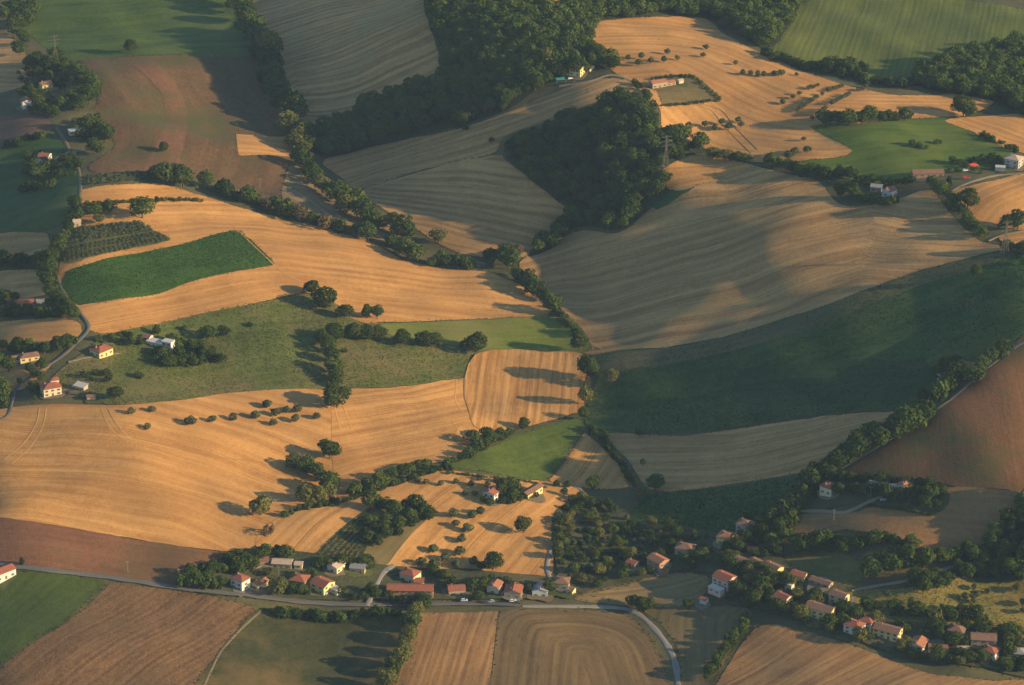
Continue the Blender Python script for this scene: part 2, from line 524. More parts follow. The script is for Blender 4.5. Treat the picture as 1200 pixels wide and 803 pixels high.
F('crop_field', P('692,417 800,405 880,386 960,361 1040,331 1100,312 1180,293 1225,290 1225,372 1150,418 1112,440 1082,468 1060,481 980,484 900,494 800,508 722,505 688,500 690,470 702,440'),
  mat_field('green_crop', DGR1, DGR2, (0.105, 0.095, 0.024), swath=14, cs=1.0, patch=0.6, grain=1.1, bump=0.4, seed=8), 'broad dark green crop field sloping below the huge stubble field', P('700,450 850,425 1000,370 1180,300'))
F('rough_field', P('692,417 800,406 880,387 960,362 1040,332 1100,313 1180,294 1180,304 1120,322 1050,346 970,378 890,404 800,424 720,436 698,432'), mat_field('dry_headland', (0.085, 0.072, 0.026), (0.14, 0.11, 0.042), (0.06, 0.07, 0.02), swath=9, cs=0.7, patch=0.8, grain=0.9, seed=54), 'brownish weedy strip between the huge stubble field and the dark green crop', P('700,424 850,400 1000,352 1180,298'))
F('stubble_field', P('757,200 785,190 815,184 850,187 880,196 850,206 815,218 790,223 777,221 774,212 762,205'), tan('stubble_lobe', 55), 'golden rounded corner of stubble below the mid wood', P('775,215 870,195'))
F('green_meadow', P('772,225 800,224 815,219 800,229 782,240 768,246 765,236'), dgr('sliver', 56), 'green sliver of grass at the corner of the mid wood', P('770,235 810,222'))
F('crop_field', P('866,434 940,427 1010,421 1085,420 1092,440 1076,460 1058,470 980,474 905,480 854,470'), mat_field('dense_crop', (0.014, 0.040, 0.010), (0.034, 0.072, 0.017), (0.05, 0.07, 0.018), swath=4, row=4, cr=0.15, cs=0.6, patch=0.5, grain=1.1, seed=57), 'darker denser plot inside the broad dark green crop', P('870,450 1080,438'), sm=False)
F('rough_field', P('1112,462 1150,440 1190,436 1225,440 1225,525 1165,535 1125,515 1105,490'), mat_field('greening_soil', (0.064, 0.055, 0.015), (0.120, 0.086, 0.026), (0.15, 0.078, 0.029), swath=5, row=5, cr=0.2, cs=0.6, patch=1.0, grain=1.0, seed=58), 'greenish weedy patch in the red brown field at the right', P('1150,440 1170,530'))
F('stubble_field', P('714,508 800,511 900,497 980,487 1058,482 1048,494 1010,520 985,545 930,556 850,568 790,576 758,571 736,540'),
  och('stubble_f', 9, swath=8, row=7.5, cr=0.34, reg=0.6), 'shaded grey stubble strip with long curved rows below the dark green crop', P('725,535 850,533 950,513 1055,486'))
F('crop_field', P('762,580 850,571 930,559 944,570 925,598 900,622 860,628 800,617 742,612'), dgr('dark_crop', 10), 'dark green crop field behind the gardens of the village', P('760,595 930,575'))
F('brown_field', P('992,552 1050,516 1110,471 1170,426 1225,385 1225,580 1100,566 1000,553'),
  mat_field('red_earth', (0.105, 0.048, 0.018), (0.175, 0.084, 0.031), (0.060, 0.066, 0.016), swath=5, cs=0.45, patch=1.0, grain=0.9, seed=11), 'reddish brown field rising to the right edge above the walled garden', P('1150,440 1175,570'))
F('brown_field', P('928,606 1000,602 1032,592 1096,604 1110,572 1225,582 1225,590 1150,640 1090,647 1040,630 990,622 940,632'),
  mat_field('red_earth_b', (0.19, 0.094, 0.034), (0.31, 0.165, 0.06), (0.14, 0.11, 0.036), swath=5, cs=0.6, patch=0.6, grain=0.8, seed=12), 'brown field below the hedged garden of the two houses on the right', P('940,615 1180,615'))
F('stubble_field', P('690,29 740,21 790,20 828,22 850,41 900,66 960,91 1050,111 1140,110 1165,120 1130,136 1062,139 1000,146 955,150 1000,178 945,189 890,190 838,180 800,160 776,150 772,125 746,102 716,82 690,56'),
  tan('stubble_g', 13, swath=9), 'golden stubble field on the hilltop dotted with olive trees', P('690,60 800,62 870,88 960,120 1120,125'))
F('garden_plot', P('764,92 812,89 845,116 775,123'), mat_field('dry_grass', (0.11, 0.082, 0.026), (0.19, 0.135, 0.045), (0.08, 0.075, 0.022), swath=6, cs=0.6, patch=0.7, grain=0.9, seed=14), 'fenced dry grass plot round the stone farmhouse on the hilltop', P('765,100 845,100'), sm=False)
F('crop_field', P('897,57 935,8 985,-4 1100,-4 1225,20 1225,60 1120,76 1080,86 1020,92 960,82'),
  mat_field('vine_green', (0.068, 0.086, 0.011), (0.140, 0.150, 0.022), (0.05, 0.078, 0.011), swath=5, row=5, cr=0.3, cs=0.8, patch=0.5, seed=15), 'dull green crop field with upright rows at the top right', P('1040,5 1010,95'))
F('green_meadow', P('950,150 1000,146 1060,141 1108,140 1140,156 1190,180 1160,195 1090,206 1040,217 960,203 940,190 1000,179'),
  mat_field('green_pasture', (0.045, 0.076, 0.007), (0.092, 0.136, 0.013), (0.13, 0.145, 0.020), swath=9, cs=0.9, patch=0.5, seed=16), 'green meadow between the golden hilltop and the long barn', P('960,190 1150,175'))
F('stubble_field', P('1108,141 1160,136 1225,136 1225,180 1190,178 1140,155'), tan('stubble_h', 17), 'golden stubble strip behind the stone house at the right edge', P('1110,142 1200,172'))
F('stubble_field', P('1118,226 1160,213 1225,204 1225,264 1150,265 1140,250'), tan('stubble_i', 18, row=5, cr=0.2), 'golden stubble field below the lane to the stone house', P('1140,250 1160,232 1210,212'))
F('stubble_field', P('1172,277 1225,268 1225,286 1185,287'), tan('stubble_j', 19), 'tiny tan stubble corner behind the hedge at the right edge', P('1172,280 1220,274'))
F('stubble_field', P('97,222 180,215 216,223 290,246 360,263 420,277 470,302 520,315 570,319 610,336 643,370 560,374 450,378 416,375 366,345 330,349 220,371 128,391 102,384 96,366 82,360 70,335 71,305 84,272 95,240'),
  tan('stubble_k', 20, swath=10), 'bright golden stubble field wrapping round the green strip on the left ridge', P('100,374 220,352 330,333 450,345 640,362'))
F('olive_ground', P('66,290 92,268 150,262 178,270 198,282 120,298 78,309'), mat_field('grove_soil', (0.085, 0.088, 0.020), (0.15, 0.135, 0.036), (0.07, 0.082, 0.016), swath=5, cs=0.6, seed=21), 'bare strips between the trees of the olive grove on the left', P('70,300 195,272'))
F('crop_field', P('77,319 110,308 200,289 274,269 293,280 322,310 290,317 210,335 120,354 92,358 73,346 72,330'),
  mat_field('lush_crop', (0.016, 0.046, 0.005), (0.038, 0.088, 0.010), (0.046, 0.092, 0.011), swath=6, cs=0.5, patch=0.7, grain=1.2, bump=0.5, seed=22), 'lush green strip of crop surrounded by golden stubble', P('80,340 300,292'), sm=False)
F('green_meadow', P('128,393 220,372 330,350 364,346 400,360 416,376 450,379 560,375 643,371 672,376 686,395 684,414 560,414 545,441 470,453 400,456 300,459 200,470 140,475 108,470 70,456 58,446 100,412'),
  olv('pasture', 23, swath=12, cs=0.8), 'olive green pasture across the left slope between two golden fields', P('120,440 330,405 560,390'))
F('green_meadow', P('445,381 560,376 643,372 672,377 686,396 683,414 600,412 545,408 500,400 460,394'), ygr('young_crop', 24), 'yellow green strip of young crop by the valley trees', P('450,386 680,384'))
F('stubble_field', P('14,478 130,476 200,471 300,459 400,457 470,454 545,443 557,416 600,414 684,416 682,460 682,480 640,494 600,504 560,519 530,540 500,545 460,559 420,574 390,589 330,604 300,640 250,646 150,631 60,616 -20,608 -20,510'),
  tan('stubble_l', 25, swath=11, tram=30), 'widest golden stubble field with sweeping tracks on the left below the pasture', P('-10,556 120,560 220,580 310,612'))
F('stubble_field', P('388,470 402,459 470,455 545,444 556,452 549,488 500,543 460,556 420,571 395,583'), tan('stubble_m', 26, swath=8), 'golden stubble block right of the lone round tree', P('390,520 470,505 550,488'))
F('stubble_field', P('558,417 681,419 680,462 677,482 612,503 576,507 551,490'), mat_field('stubble_n', TAN1, TAN2, TAN3, swath=6, cs=1.2, patch=0.3, row=6, cr=0.25, seed=27),
  'tan stubble block with upright stripes crossed by two tree shadows', P('595,420 583,505'))
F('brown_field', P('-20,609 60,617 150,632 250,647 268,651 240,666 210,686 130,676 60,666 -20,656'), mat_field('red_soil', (0.13, 0.058, 0.026), (0.215, 0.095, 0.042), (0.08, 0.065, 0.022), swath=6, cs=0.5, patch=0.6, grain=0.9, seed=28),
  'reddish bare strip between the widest stubble field and the road', P('0,630 240,660'))
F('green_meadow', P('522,549 560,531 600,511 660,493 685,489 680,506 640,563 590,558'), mat_field('triangle_crop', (0.048, 0.074, 0.008), (0.098, 0.130, 0.015), (0.13, 0.14, 0.022), swath=5, cs=0.5, patch=0.5, grain=1.0, seed=29),
  'green triangle of crop above the small red roofed house', P('530,548 670,510'), sm=False)
F('stubble_field', P('685,507 702,521 730,550 737,571 660,570 641,563'), tan('stubble_o', 30, row=4, cr=0.15), 'small tan wedge of stubble beside the stream hedge', P('705,515 660,570'), sm=False)
F('stubble_field', P('300,641 330,606 400,591 430,581 490,561 524,552 590,561 640,566 682,575 661,600 649,640 640,682 560,668 500,668 455,666 440,655 400,640 370,651'),
  tan('stubble_p', 31, swath=7, row=7, cr=0.15), 'tan stubble field dotted with olive trees behind the roadside houses', P('650,575 590,620 545,668'))
F('vineyard_ground', P('370,652 432,596 512,601 455,664 420,668'), mat_field('vine_soil', (0.12, 0.09, 0.032), (0.19, 0.14, 0.052), (0.10, 0.095, 0.028), swath=5, cs=0.5, seed=32), 'dark ground of the vineyard and orchard behind the village', P('380,648 440,598'), sm=False)
F('green_meadow', P('-20,668 125,681 72,730 -20,800'), mat_field('hay_green', (0.034, 0.054, 0.008), (0.070, 0.094, 0.016), (0.045, 0.062, 0.010), swath=6, cs=0.5, grain=0.9, patch=0.5, seed=33), 'green meadow in the bottom left corner below the road', P('0,780 120,690'), sm=False)
F('brown_field', P('131,683 210,693 300,713 265,752 236,815 -20,815 -20,803 72,733'), mat_field('brown_stubble', (0.095, 0.050, 0.020), (0.205, 0.112, 0.046), (0.085, 0.06, 0.024), swath=4.5, row=4.5, cr=0.22, cs=0.7, patch=0.6, grain=0.9, seed=34),
  'brown stubble field with slanting rows in the bottom left', P('50,795 200,700'), sm=False)
F('rough_field', P('306,714 400,722 478,720 490,738 452,815 238,815 270,752'), mat_field('fallow', (0.030, 0.036, 0.010), (0.066, 0.062, 0.019), (0.15, 0.095, 0.034), swath=13, cs=0.6, patch=0.8, grain=1.0, seed=35), 'dark weedy fallow field below the road', P('300,790 480,730'))
F('stubble_field', P('492,718 584,717 573,815 455,815'), mat_field('stubble_q', (0.17, 0.085, 0.030), (0.35, 0.19, 0.070), (0.15, 0.09, 0.035), swath=5, row=6, cr=0.2, cs=1.1, patch=0.4, seed=36), 'tan stubble field with upright stripes at the bottom beside the leafy hedge', P('505,815 540,715'), sm=False)
F('stubble_field', P('585,717 680,715 735,719 762,746 780,776 783,815 573,815'), mat_field('stubble_r', (0.085, 0.054, 0.022), (0.18, 0.115, 0.046), (0.075, 0.055, 0.024), swath=6, row=7, cr=0.2, cs=0.9, patch=0.5, seed=37),
  'dull grey striped field inside the bend of the road', P('600,815 612,740 640,728 700,730 745,750 768,800'), sm=False)
F('rough_field', P('748,714 700,700 690,690 760,674 800,671 835,681 812,709 878,713 868,740 824,815 800,815 797,770 778,736'), mat_field('dull_stubble', (0.11, 0.078, 0.030), (0.20, 0.138, 0.055), (0.08, 0.068, 0.024), swath=6, row=6, cr=0.15, cs=0.8, patch=0.7, seed=38),
  'dull tan strip between the bending road and the hedge', P('835,690 800,720 800,800'))
F('stubble_field', P('672,702 720,690 780,673 830,676 812,708 748,711'), mat_field('stubble_s', (0.16, 0.105, 0.040), (0.27, 0.18, 0.070), (0.11, 0.09, 0.034), swath=5, cs=1.0, patch=0.5, seed=39), 'small dry field below the dark garden trees', P('680,702 820,680'))
F('stubble_field', P('886,737 930,737 1000,757 1080,787 1160,797 1225,800 1225,830 830,830 838,805'), mat_field('stubble_t', (0.18, 0.092, 0.032), (0.36, 0.20, 0.074), (0.16, 0.09, 0.035), swath=5, row=6, cr=0.18, cs=1.0, patch=0.4, seed=40), 'tan stubble field at the bottom right below the village houses', P('850,803 960,735'))
F('orchard_grass', P('960,690 1060,690 1130,675 1225,655 1225,725 1150,735 1050,725 985,708'), mat_field('dry_orchard', (0.12, 0.105, 0.020), (0.24, 0.19, 0.042), (0.28, 0.17, 0.05), swath=9, cs=0.7, patch=0.8, grain=0.9, seed=41), 'yellow green orchard grass on the slope above the village', P('990,712 1200,690'))
F('green_meadow', P('920,652 960,645 1000,655 1010,680 970,685 935,668'), olv('village_grass', 42), 'small rough meadow behind the terraced houses', P('925,655 1005,670'))
F('crop_field', P('-20,168 40,150 78,172 92,200 92,240 62,268 -20,277'), dgr('left_crop', 43, swath=16), 'dark green field at the left edge below the red roofed white house', P('-10,230 90,205'))
F('stubble_field', P('-20,278 50,273 50,296 -20,306'), och('left_stubble_a', 44), 'thin grey tan stubble strip at the left edge above the dark hedge', P('0,285 50,280'))
F('stubble_field', P('-20,321 54,318 52,345 -20,352'), och('left_stubble_b', 45, row=8, cr=0.2), 'dull tan stubble strip at the left edge above the low red roofed house', P('-10,335 50,332'))
F('stubble_field', P('-20,382 40,374 82,374 96,386 76,402 -20,411'), tan('left_stubble_c', 46), 'golden stubble field at the left edge beside the ridge lane', P('-10,395 80,385'))
F('stubble_field', P('-20,430 40,428 62,425 34,452 12,460 -20,462'), tan('left_stubble_d', 47, row=10, cr=0.4), 'small striped stubble field at the left edge below the hedged bungalow', P('-10,445 50,432'))
F('stubble_field', P('-20,42 20,48 36,95 -20,106'), och('left_stubble_e', 48), 'dull brown field in the top left corner beside the trees', P('-10,60 30,60'))
F('brown_field', P('-20,142 45,136 60,146 55,156 -20,176'), mat_field('dark_plough', (0.10, 0.055, 0.035), (0.15, 0.085, 0.05), (0.07, 0.06, 0.03), swath=5, cs=0.6, seed=49), 'dark ploughed strip at the left edge between the white houses', P('-10,160 55,146'))
F('stubble_field', P('588,-8 725,-8 700,8 680,11 612,12 598,8'), tan('top_stubble', 50), 'golden stubble strip along the top edge above the wood', P('590,2 720,2'))
F('rough_field', P('345,190 372,212 400,235 460,262 500,292 545,300 570,312 520,313 472,298 430,276 380,256 340,240 330,228'), mat_field('dry_scrub', (0.16, 0.105, 0.045), (0.26, 0.17, 0.075), (0.09, 0.085, 0.03), swath=8, patch=0.8, seed=51), 'rough dry strip along the stream between the two valley hedges', P('345,210 450,272 560,310'))

# woods and gardens: dark leaf litter under the trees
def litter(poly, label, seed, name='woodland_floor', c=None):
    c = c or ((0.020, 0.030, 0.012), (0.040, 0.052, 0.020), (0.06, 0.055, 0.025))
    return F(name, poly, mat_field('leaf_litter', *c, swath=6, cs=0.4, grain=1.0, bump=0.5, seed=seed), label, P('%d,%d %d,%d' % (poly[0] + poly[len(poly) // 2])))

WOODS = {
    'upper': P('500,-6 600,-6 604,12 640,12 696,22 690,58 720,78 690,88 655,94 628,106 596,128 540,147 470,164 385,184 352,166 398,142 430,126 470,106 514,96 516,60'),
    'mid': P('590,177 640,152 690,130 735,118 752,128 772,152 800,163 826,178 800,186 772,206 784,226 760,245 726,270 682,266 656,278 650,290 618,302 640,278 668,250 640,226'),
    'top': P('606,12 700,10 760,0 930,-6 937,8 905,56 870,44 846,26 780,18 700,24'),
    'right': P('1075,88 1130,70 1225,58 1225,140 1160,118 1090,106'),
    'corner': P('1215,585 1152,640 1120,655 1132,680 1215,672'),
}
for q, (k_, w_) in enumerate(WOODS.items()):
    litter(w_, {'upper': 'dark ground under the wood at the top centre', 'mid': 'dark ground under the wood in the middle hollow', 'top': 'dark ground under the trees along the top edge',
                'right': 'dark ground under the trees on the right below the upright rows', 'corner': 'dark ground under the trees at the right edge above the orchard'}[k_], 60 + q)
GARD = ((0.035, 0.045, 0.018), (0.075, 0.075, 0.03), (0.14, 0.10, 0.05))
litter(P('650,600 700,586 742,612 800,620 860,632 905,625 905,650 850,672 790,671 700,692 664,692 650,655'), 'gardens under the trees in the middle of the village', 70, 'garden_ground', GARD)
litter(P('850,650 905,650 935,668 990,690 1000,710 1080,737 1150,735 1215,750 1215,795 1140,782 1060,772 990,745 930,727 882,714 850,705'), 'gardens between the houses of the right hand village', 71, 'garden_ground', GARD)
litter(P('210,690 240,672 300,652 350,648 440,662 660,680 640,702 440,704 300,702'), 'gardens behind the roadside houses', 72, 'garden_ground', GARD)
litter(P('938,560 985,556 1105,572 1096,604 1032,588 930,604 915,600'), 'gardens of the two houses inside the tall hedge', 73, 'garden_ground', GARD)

# ------------------------------------------------------------------ roads and tracks
def mat_road(name, c1, c2):
    m, nt = newmat(name); k = NT(nt)
    uv = k.n('ShaderNodeUVMap').outputs[0]
    a = k.noise(k.vmul(uv, (0.05, 0.9, 1)), 1, 3); b = k.noise(uv, 0.7, 3)
    k.out(k.bsdf(k.mix(k.mapr(k.math('ADD', k.math('MULTIPLY', a, 0.6), k.math('MULTIPLY', b, 0.4)), 0.35, 0.65), rgb(c1), rgb(c2)), 0.85, b, 0.3, 0.05))
    return m


ASPH = mat_road('asphalt', (0.085, 0.08, 0.07), (0.13, 0.12, 0.10))
PALE = mat_road('worn_asphalt', (0.17, 0.15, 0.12), (0.25, 0.22, 0.175))
DIRT = mat_road('gravel', (0.18, 0.135, 0.08), (0.28, 0.21, 0.125))
DIRT2 = mat_road('dusty_track', (0.11, 0.09, 0.042), (0.18, 0.14, 0.07))
R = ribbon
R('road', P('-25,659 30,666 130,678 210,690 300,700 360,707 430,710 500,709 570,709 610,710'), 3.6, ASPH, 'narrow asphalt road passing the roadside houses')
R('road', P('612,710.5 660,710.5 720,712 745,718 768,738 785,762 793,785 795,815'), 3.4, PALE, 'pale road bending round the striped field at the bottom')
R('lane', P('-8,495 8,488 14,472 20,455 45,436 70,420 92,400 104,385 96,370 84,358'), 1.9, ASPH, 'narrow ridge lane on the left climbing past the golden corner field')
R('lane', P('84,358 68,330 66,300 76,275 90,250 94,222 92,200 85,186 76,165 66,150'), 2.0, DIRT2, 'narrow ridge lane between the olive grove and the dark left field')
R('lane', P('645,682 641,665 646,645 650,632'), 2.2, PALE, 'short pale lane climbing from the road beside the tan olive field')
R('lane', P('664,610 672,598 680,585 682,577 672,571 650,568'), 2.2, PALE, 'pale lane curving by the yellow farm building')
R('track', P('938,600 965,600 985,602 1000,598 1018,589 1034,583'), 2.0, DIRT, 'gravel drive leading to the walled garden house')
R('track', P('655,101 675,98 695,94 715,88 735,93 755,105 764,122'), 2.8, DIRT, 'gravel farm track along the hilltop to the farmhouse')
R('lane', P('1215,398 1195,404 1165,425 1140,446 1112,470'), 2.6, ASPH, 'lane climbing to the right edge above the red brown field')
R('track', P('1112,470 1060,505 1010,535 985,550'), 2.0, DIRT2, 'dry track along the upper edge of the red brown field')
R('track', P('1112,226 1130,216 1160,207 1185,204 1215,203'), 2.6, DIRT, 'pale farm track past the long barn')
R('track', P('1158,283 1172,277 1190,273 1215,268'), 2.0, DIRT, 'pale track through the hedge at the right edge')
R('track', P('998,693 1030,687 1060,682 1090,674 1120,664 1165,659'), 1.9, DIRT, 'gravel track crossing the orchard slope above the village')
R('track', P('430,712 440,690 450,672 462,664'), 2.6, PALE, 'pale yard track beside the long red roofed building')
R('track', P('284,672 300,667 318,661'), 2, DIRT, 'short gravel drive behind the white three storey house')
R('track', P('60,190 75,180 90,178'), 2.3, PALE, 'pale drive to the white house at the left edge')
R('track', P('238,806 256,768 272,748 290,730 306,716'), 1.4, DIRT2, 'grassy track between the brown stubble and the fallow field')
R('track', P('80,425 100,420 125,417 140,414'), 2.0, DIRT, 'pale drive to the red hipped bungalow on the pasture')

# tractor tracks left in the stubble
RUT = mat_road('wheel_ruts', (0.38, 0.185, 0.052), (0.56, 0.290, 0.088))
RUTD = mat_road('dark_ruts', (0.27, 0.135, 0.040), (0.38, 0.195, 0.06))
for ln, mt, w_, lb in [('14,544 36,524 50,500 54,480', RUT, .7, 'pale wheel rut curving round the corner by the ridge lane'), ('4,540 28,520 42,498 46,480', RUT, .7, 'second pale wheel rut curving round the corner by the ridge lane'),
                       ('118,479 124,494 134,508 150,520', RUT, .7, 'pale wheel ruts below the big cream house'), ('126,479 134,494 148,512', RUT, .6, 'right hand pale wheel rut below the big cream house'),
                       ('155,514 200,524 250,536 308,543', RUTD, .8, 'dark furrow across the widest golden field'), ('388,460 394,485 400,508', RUT, .7, 'pale rut below the big lone round tree'),
                       ('396,459 404,482 412,505', RUT, .6, 'second pale rut below the big lone round tree'), ('420,512 470,502 520,494 550,490', RUT, .9, 'pale rut along the golden stubble block'),
                       ('535,446 534,470 540,482 550,490', RUT, .6, 'pale turning rut at the right end of the golden block'), ('545,444 545,466 551,486', RUTD, .9, 'dark furrow between the golden block and the striped block'),
                       ('790,120 830,128 850,150 880,180', RUTD, .6, 'dark wheel rut on the golden hilltop'), ('800,120 842,128 862,150 888,176', RUTD, .6, 'second dark wheel rut on the golden hilltop'),
                       ('690,60 720,64 760,66 790,74', RUT, .6, 'pale rut on the golden hilltop by the farmhouse'), ('620,335 660,372 690,400 706,410', RUT, .7, 'pale rut along the valley edge of the huge stubble field'),
                       ('270,262 310,300 330,318 352,330', RUT, .7, 'pale rut around the end of the lush green strip'), ('106,380 220,359 330,338 440,352', RUT, .6, 'pale rut along the lower edge of the ridge field'),
                       ('500,197 540,190 578,184', RUT, .8, 'pale strip between the two shaded stubble fields'), ('430,222 470,210 500,200', RUT, .8, 'left part of the pale strip between the shaded stubble fields')]:
    R('wheel_rut', P(ln), w_, mt, lb, 'rut')
# ------------------------------------------------------------------ foliage
def mat_leaf(name, a, b, c, var=0.5):
    """a..b: spread of greens between trees and leaf clumps, c: the odd sunburnt clump"""
    m, nt = newmat(name); k = NT(nt)
    oi = k.n('ShaderNodeObjectInfo').outputs['Random']
    at_ = k.n('ShaderNodeAttribute', attribute_name='clump').outputs['Fac']
    f = k.math('ADD', k.math('MULTIPLY', oi, var), k.math('MULTIPLY', at_, 1.0 - var), True)
    col = k.mix(f, rgb(a), rgb(b))
    col = k.mix(k.mapr(at_, 0.90, 1.0, 0.0, 0.8), col, rgb(c))
    d = k.n('ShaderNodeBsdfDiffuse'); k.link(col, d.inputs[0])
    t = k.n('ShaderNodeBsdfTranslucent'); k.link(col, t.inputs[0])
    mx = k.n('ShaderNodeMixShader'); mx.inputs[0].default_value = 0.22
    k.link(d.outputs[0], mx.inputs[1]); k.link(t.outputs[0], mx.inputs[2])
    k.out(mx.outputs[0])
    return m


LEAF = mat_leaf('oak_leaves', (0.026, 0.044, 0.010), (0.070, 0.094, 0.018), (0.09, 0.105, 0.022))
LEAF_WOOD = mat_leaf('wood_leaves', (0.022, 0.044, 0.013), (0.092, 0.126, 0.024), (0.11, 0.13, 0.026), 0.62)
LEAF_GARDEN = mat_leaf('garden_leaves', (0.024, 0.046, 0.012), (0.088, 0.116, 0.022), (0.12, 0.125, 0.028), 0.55)
LEAF_PALE = mat_leaf('poplar_leaves', (0.10, 0.105, 0.028), (0.15, 0.145, 0.036), (0.18, 0.16, 0.05))
LEAF_OLIVE = mat_leaf('olive_leaves', (0.060, 0.078, 0.032), (0.115, 0.135, 0.062), (0.11, 0.11, 0.06))
LEAF_CYP = mat_leaf('cypress_leaves', (0.018, 0.032, 0.014), (0.032, 0.048, 0.018), (0.05, 0.06, 0.02))
LEAF_DRY = mat_leaf('dry_leaves', (0.11, 0.075, 0.035), (0.16, 0.11, 0.05), (0.2, 0.15, 0.08))
LEAF_VINE = mat_leaf('vine_leaves', (0.030, 0.060, 0.016), (0.055, 0.095, 0.026), (0.09, 0.11, 0.03), 0.3)
BARK, _nt = newmat('bark'); _k = NT(_nt)
_p = _k.n('ShaderNodeTexCoord').outputs['Object']
_f = _k.noise(_k.vmul(_p, (9, 9, 1.5)), 3, 3)
_k.out(_k.bsdf(_k.mix(_f, rgb((0.05, 0.035, 0.022)), rgb((0.13, 0.095, 0.06))), 0.95, _f, 0.5, 0.02))


def clump_attr(me, vals):
    a = me.attributes.new('clump', 'FLOAT', 'FACE')
    a.data.foreach_set('value', np.asarray(vals, np.float32))


def crown_arrays(r, n, leaf, kind='round', lobes=9):
    """leaf clumps on a lumpy crown for a tree of unit height: radius about 0.5 wide, from 0.15 up to 1"""
    if kind == 'round':
        c = []
        while len(c) < lobes:
            q = r.uniform(-1, 1, 3)
            if (q ** 2).sum() < 1: c.append(q)
        c = np.array(c) * np.array([0.30, 0.30, 0.25]) + [0, 0, 0.57]
        rad_ = r.uniform(0.12, 0.27, lobes) * (1.12 - 0.5 * np.abs(c[:, 2] - 0.5))
        c[0] = (0, 0, 0.55); rad_[0] = 0.32
        c[1] = (r.uniform(-.1, .1), r.uniform(-.1, .1), 0.78); rad_[1] = 0.2
        sq = np.array([1, 1, 0.85])
    elif kind == 'tall':
        c = np.column_stack([r.uniform(-.16, .16, lobes), r.uniform(-.16, .16, lobes), np.linspace(0.25, 0.85, lobes)])
        rad_ = r.uniform(0.14, 0.24, lobes) * (1.15 - np.abs(c[:, 2] - 0.5))
        sq = np.array([1, 1, 1.1])
    elif kind == 'spire':
        c = np.column_stack([r.uniform(-.02, .02, lobes), r.uniform(-.02, .02, lobes), np.linspace(0.12, 0.9, lobes)])
        rad_ = 0.115 * (1.1 - 0.75 * np.abs(np.linspace(-0.55, 1, lobes)))
        sq = np.array([1, 1, 1.3])
    else:   # low and spreading
        c = np.column_stack([r.uniform(-.32, .32, lobes), r.uniform(-.32, .32, lobes), r.uniform(0.25, 0.55, lobes)])
        rad_ = r.uniform(0.18, 0.3, lobes)
        sq = np.array([1, 1, 1.0])
    w = rad_ ** 2
    li = r.choice(lobes, n, p=w / w.sum())
    d = r.normal(size=(n, 3)); d /= np.linalg.norm(d, axis=1)[:, None]
    p = c[li] + d * sq * (rad_[li] * r.uniform(0.74, 1.16, n))[:, None]
    # drop those buried deep inside another lobe
    keep = np.ones(n, bool)
    for j in range(lobes):
        keep &= ~((np.linalg.norm((p - c[j]) / sq, axis=1) < rad_[j] * 0.72) & (li != j))
    p, d, li = p[keep], d[keep], li[keep]
    n = len(p)
    nr = d + r.normal(scale=0.55, size=(n, 3)); nr /= np.linalg.norm(nr, axis=1)[:, None]
    t = np.cross(nr, r.normal(size=(n, 3))); t /= np.linalg.norm(t, axis=1)[:, None]
    b = np.cross(nr, t)
    s = leaf * r.uniform(0.55, 1.35, n)[:, None]
    e = r.uniform(0.6, 1.0, n)[:, None]
    V = np.stack([p + t * s + nr * s * 0.25, p + b * s * e, p - t * s * r.uniform(.7, 1.1, n)[:, None] + nr * s * 0.2, p - b * s * e], 1).reshape(-1, 3)
    F = np.arange(4 * n).reshape(n, 4)
    # bring the crown to its nominal size
    tw = {'round': 0.95, 'tall': 0.72, 'spire': 0.24}.get(kind, 0.95)
    for ax in (0, 1):
        lo, hi = np.percentile(V[:, ax], (2, 98)); V[:, ax] = (V[:, ax] - (lo + hi) / 2) * tw / (hi - lo)
    lo, hi = np.percentile(V[:, 2], (1, 99)); b0 = {'low': 0.1, 'spire': 0.06}.get(kind, 0.22)
    V[:, 2] = (V[:, 2] - lo) / (hi - lo) * (1.0 - b0) + b0
    lob = r.uniform(0, 1, lobes)
    cl = np.clip(0.55 * lob[li] + 0.45 * r.uniform(0, 1, n), 0, 1)
    return V, F, cl


def crown_mesh(name, seed, n, leaf, mat, kind, lobes=9):
    r = np.random.default_rng(seed)
    V, F, cl = crown_arrays(r, n, leaf, kind, lobes)
    me = mesh_np(name, V, F, [mat]); clump_attr(me, cl)
    return me


def trunk_mesh(name, seed, h=0.5, r0=0.035):
    """tapering trunk that forks into a few limbs"""
    r = np.random.default_rng(seed)
    V, Fq = [], []
    def limb(a, b, ra, rb, bend):
        a, b = np.array(a, float), np.array(b, float)
        base = len(V); m = 5
        for i in range(m):
            t = i / (m - 1)
            c = a + (b - a) * t + np.array(bend) * math.sin(t * math.pi)
            q = ra + (rb - ra) * t
            for s in range(6):
                V.append((c[0] + q * math.cos(s * 1.0472), c[1] + q * math.sin(s * 1.0472), c[2]))
        for i in range(m - 1):
            for s in range(6):
                Fq.append((base + i * 6 + s, base + i * 6 + (s + 1) % 6, base + (i + 1) * 6 + (s + 1) % 6, base + (i + 1) * 6 + s))
    fork = (r.uniform(-.02, .02), r.uniform(-.02, .02), h * 0.55)
    limb((0, 0, -0.08), fork, r0 * 1.25, r0 * 0.8, (r.uniform(-.01, .01), r.uniform(-.01, .01), 0))
    for q in range(4):
        a = q * 1.57 + r.uniform(-.4, .4)
        limb(fork, (0.24 * math.cos(a), 0.24 * math.sin(a), h * r.uniform(1.1, 1.5)), r0 * 0.6, r0 * 0.15, (0.02 * math.cos(a), 0.02 * math.sin(a), -0.02))
    limb(fork, (0.02, 0.01, h * 1.7), r0 * 0.65, r0 * 0.15, (0.02, 0, 0))
    return mesh_np(name, V, Fq, [BARK], smoothf=True)


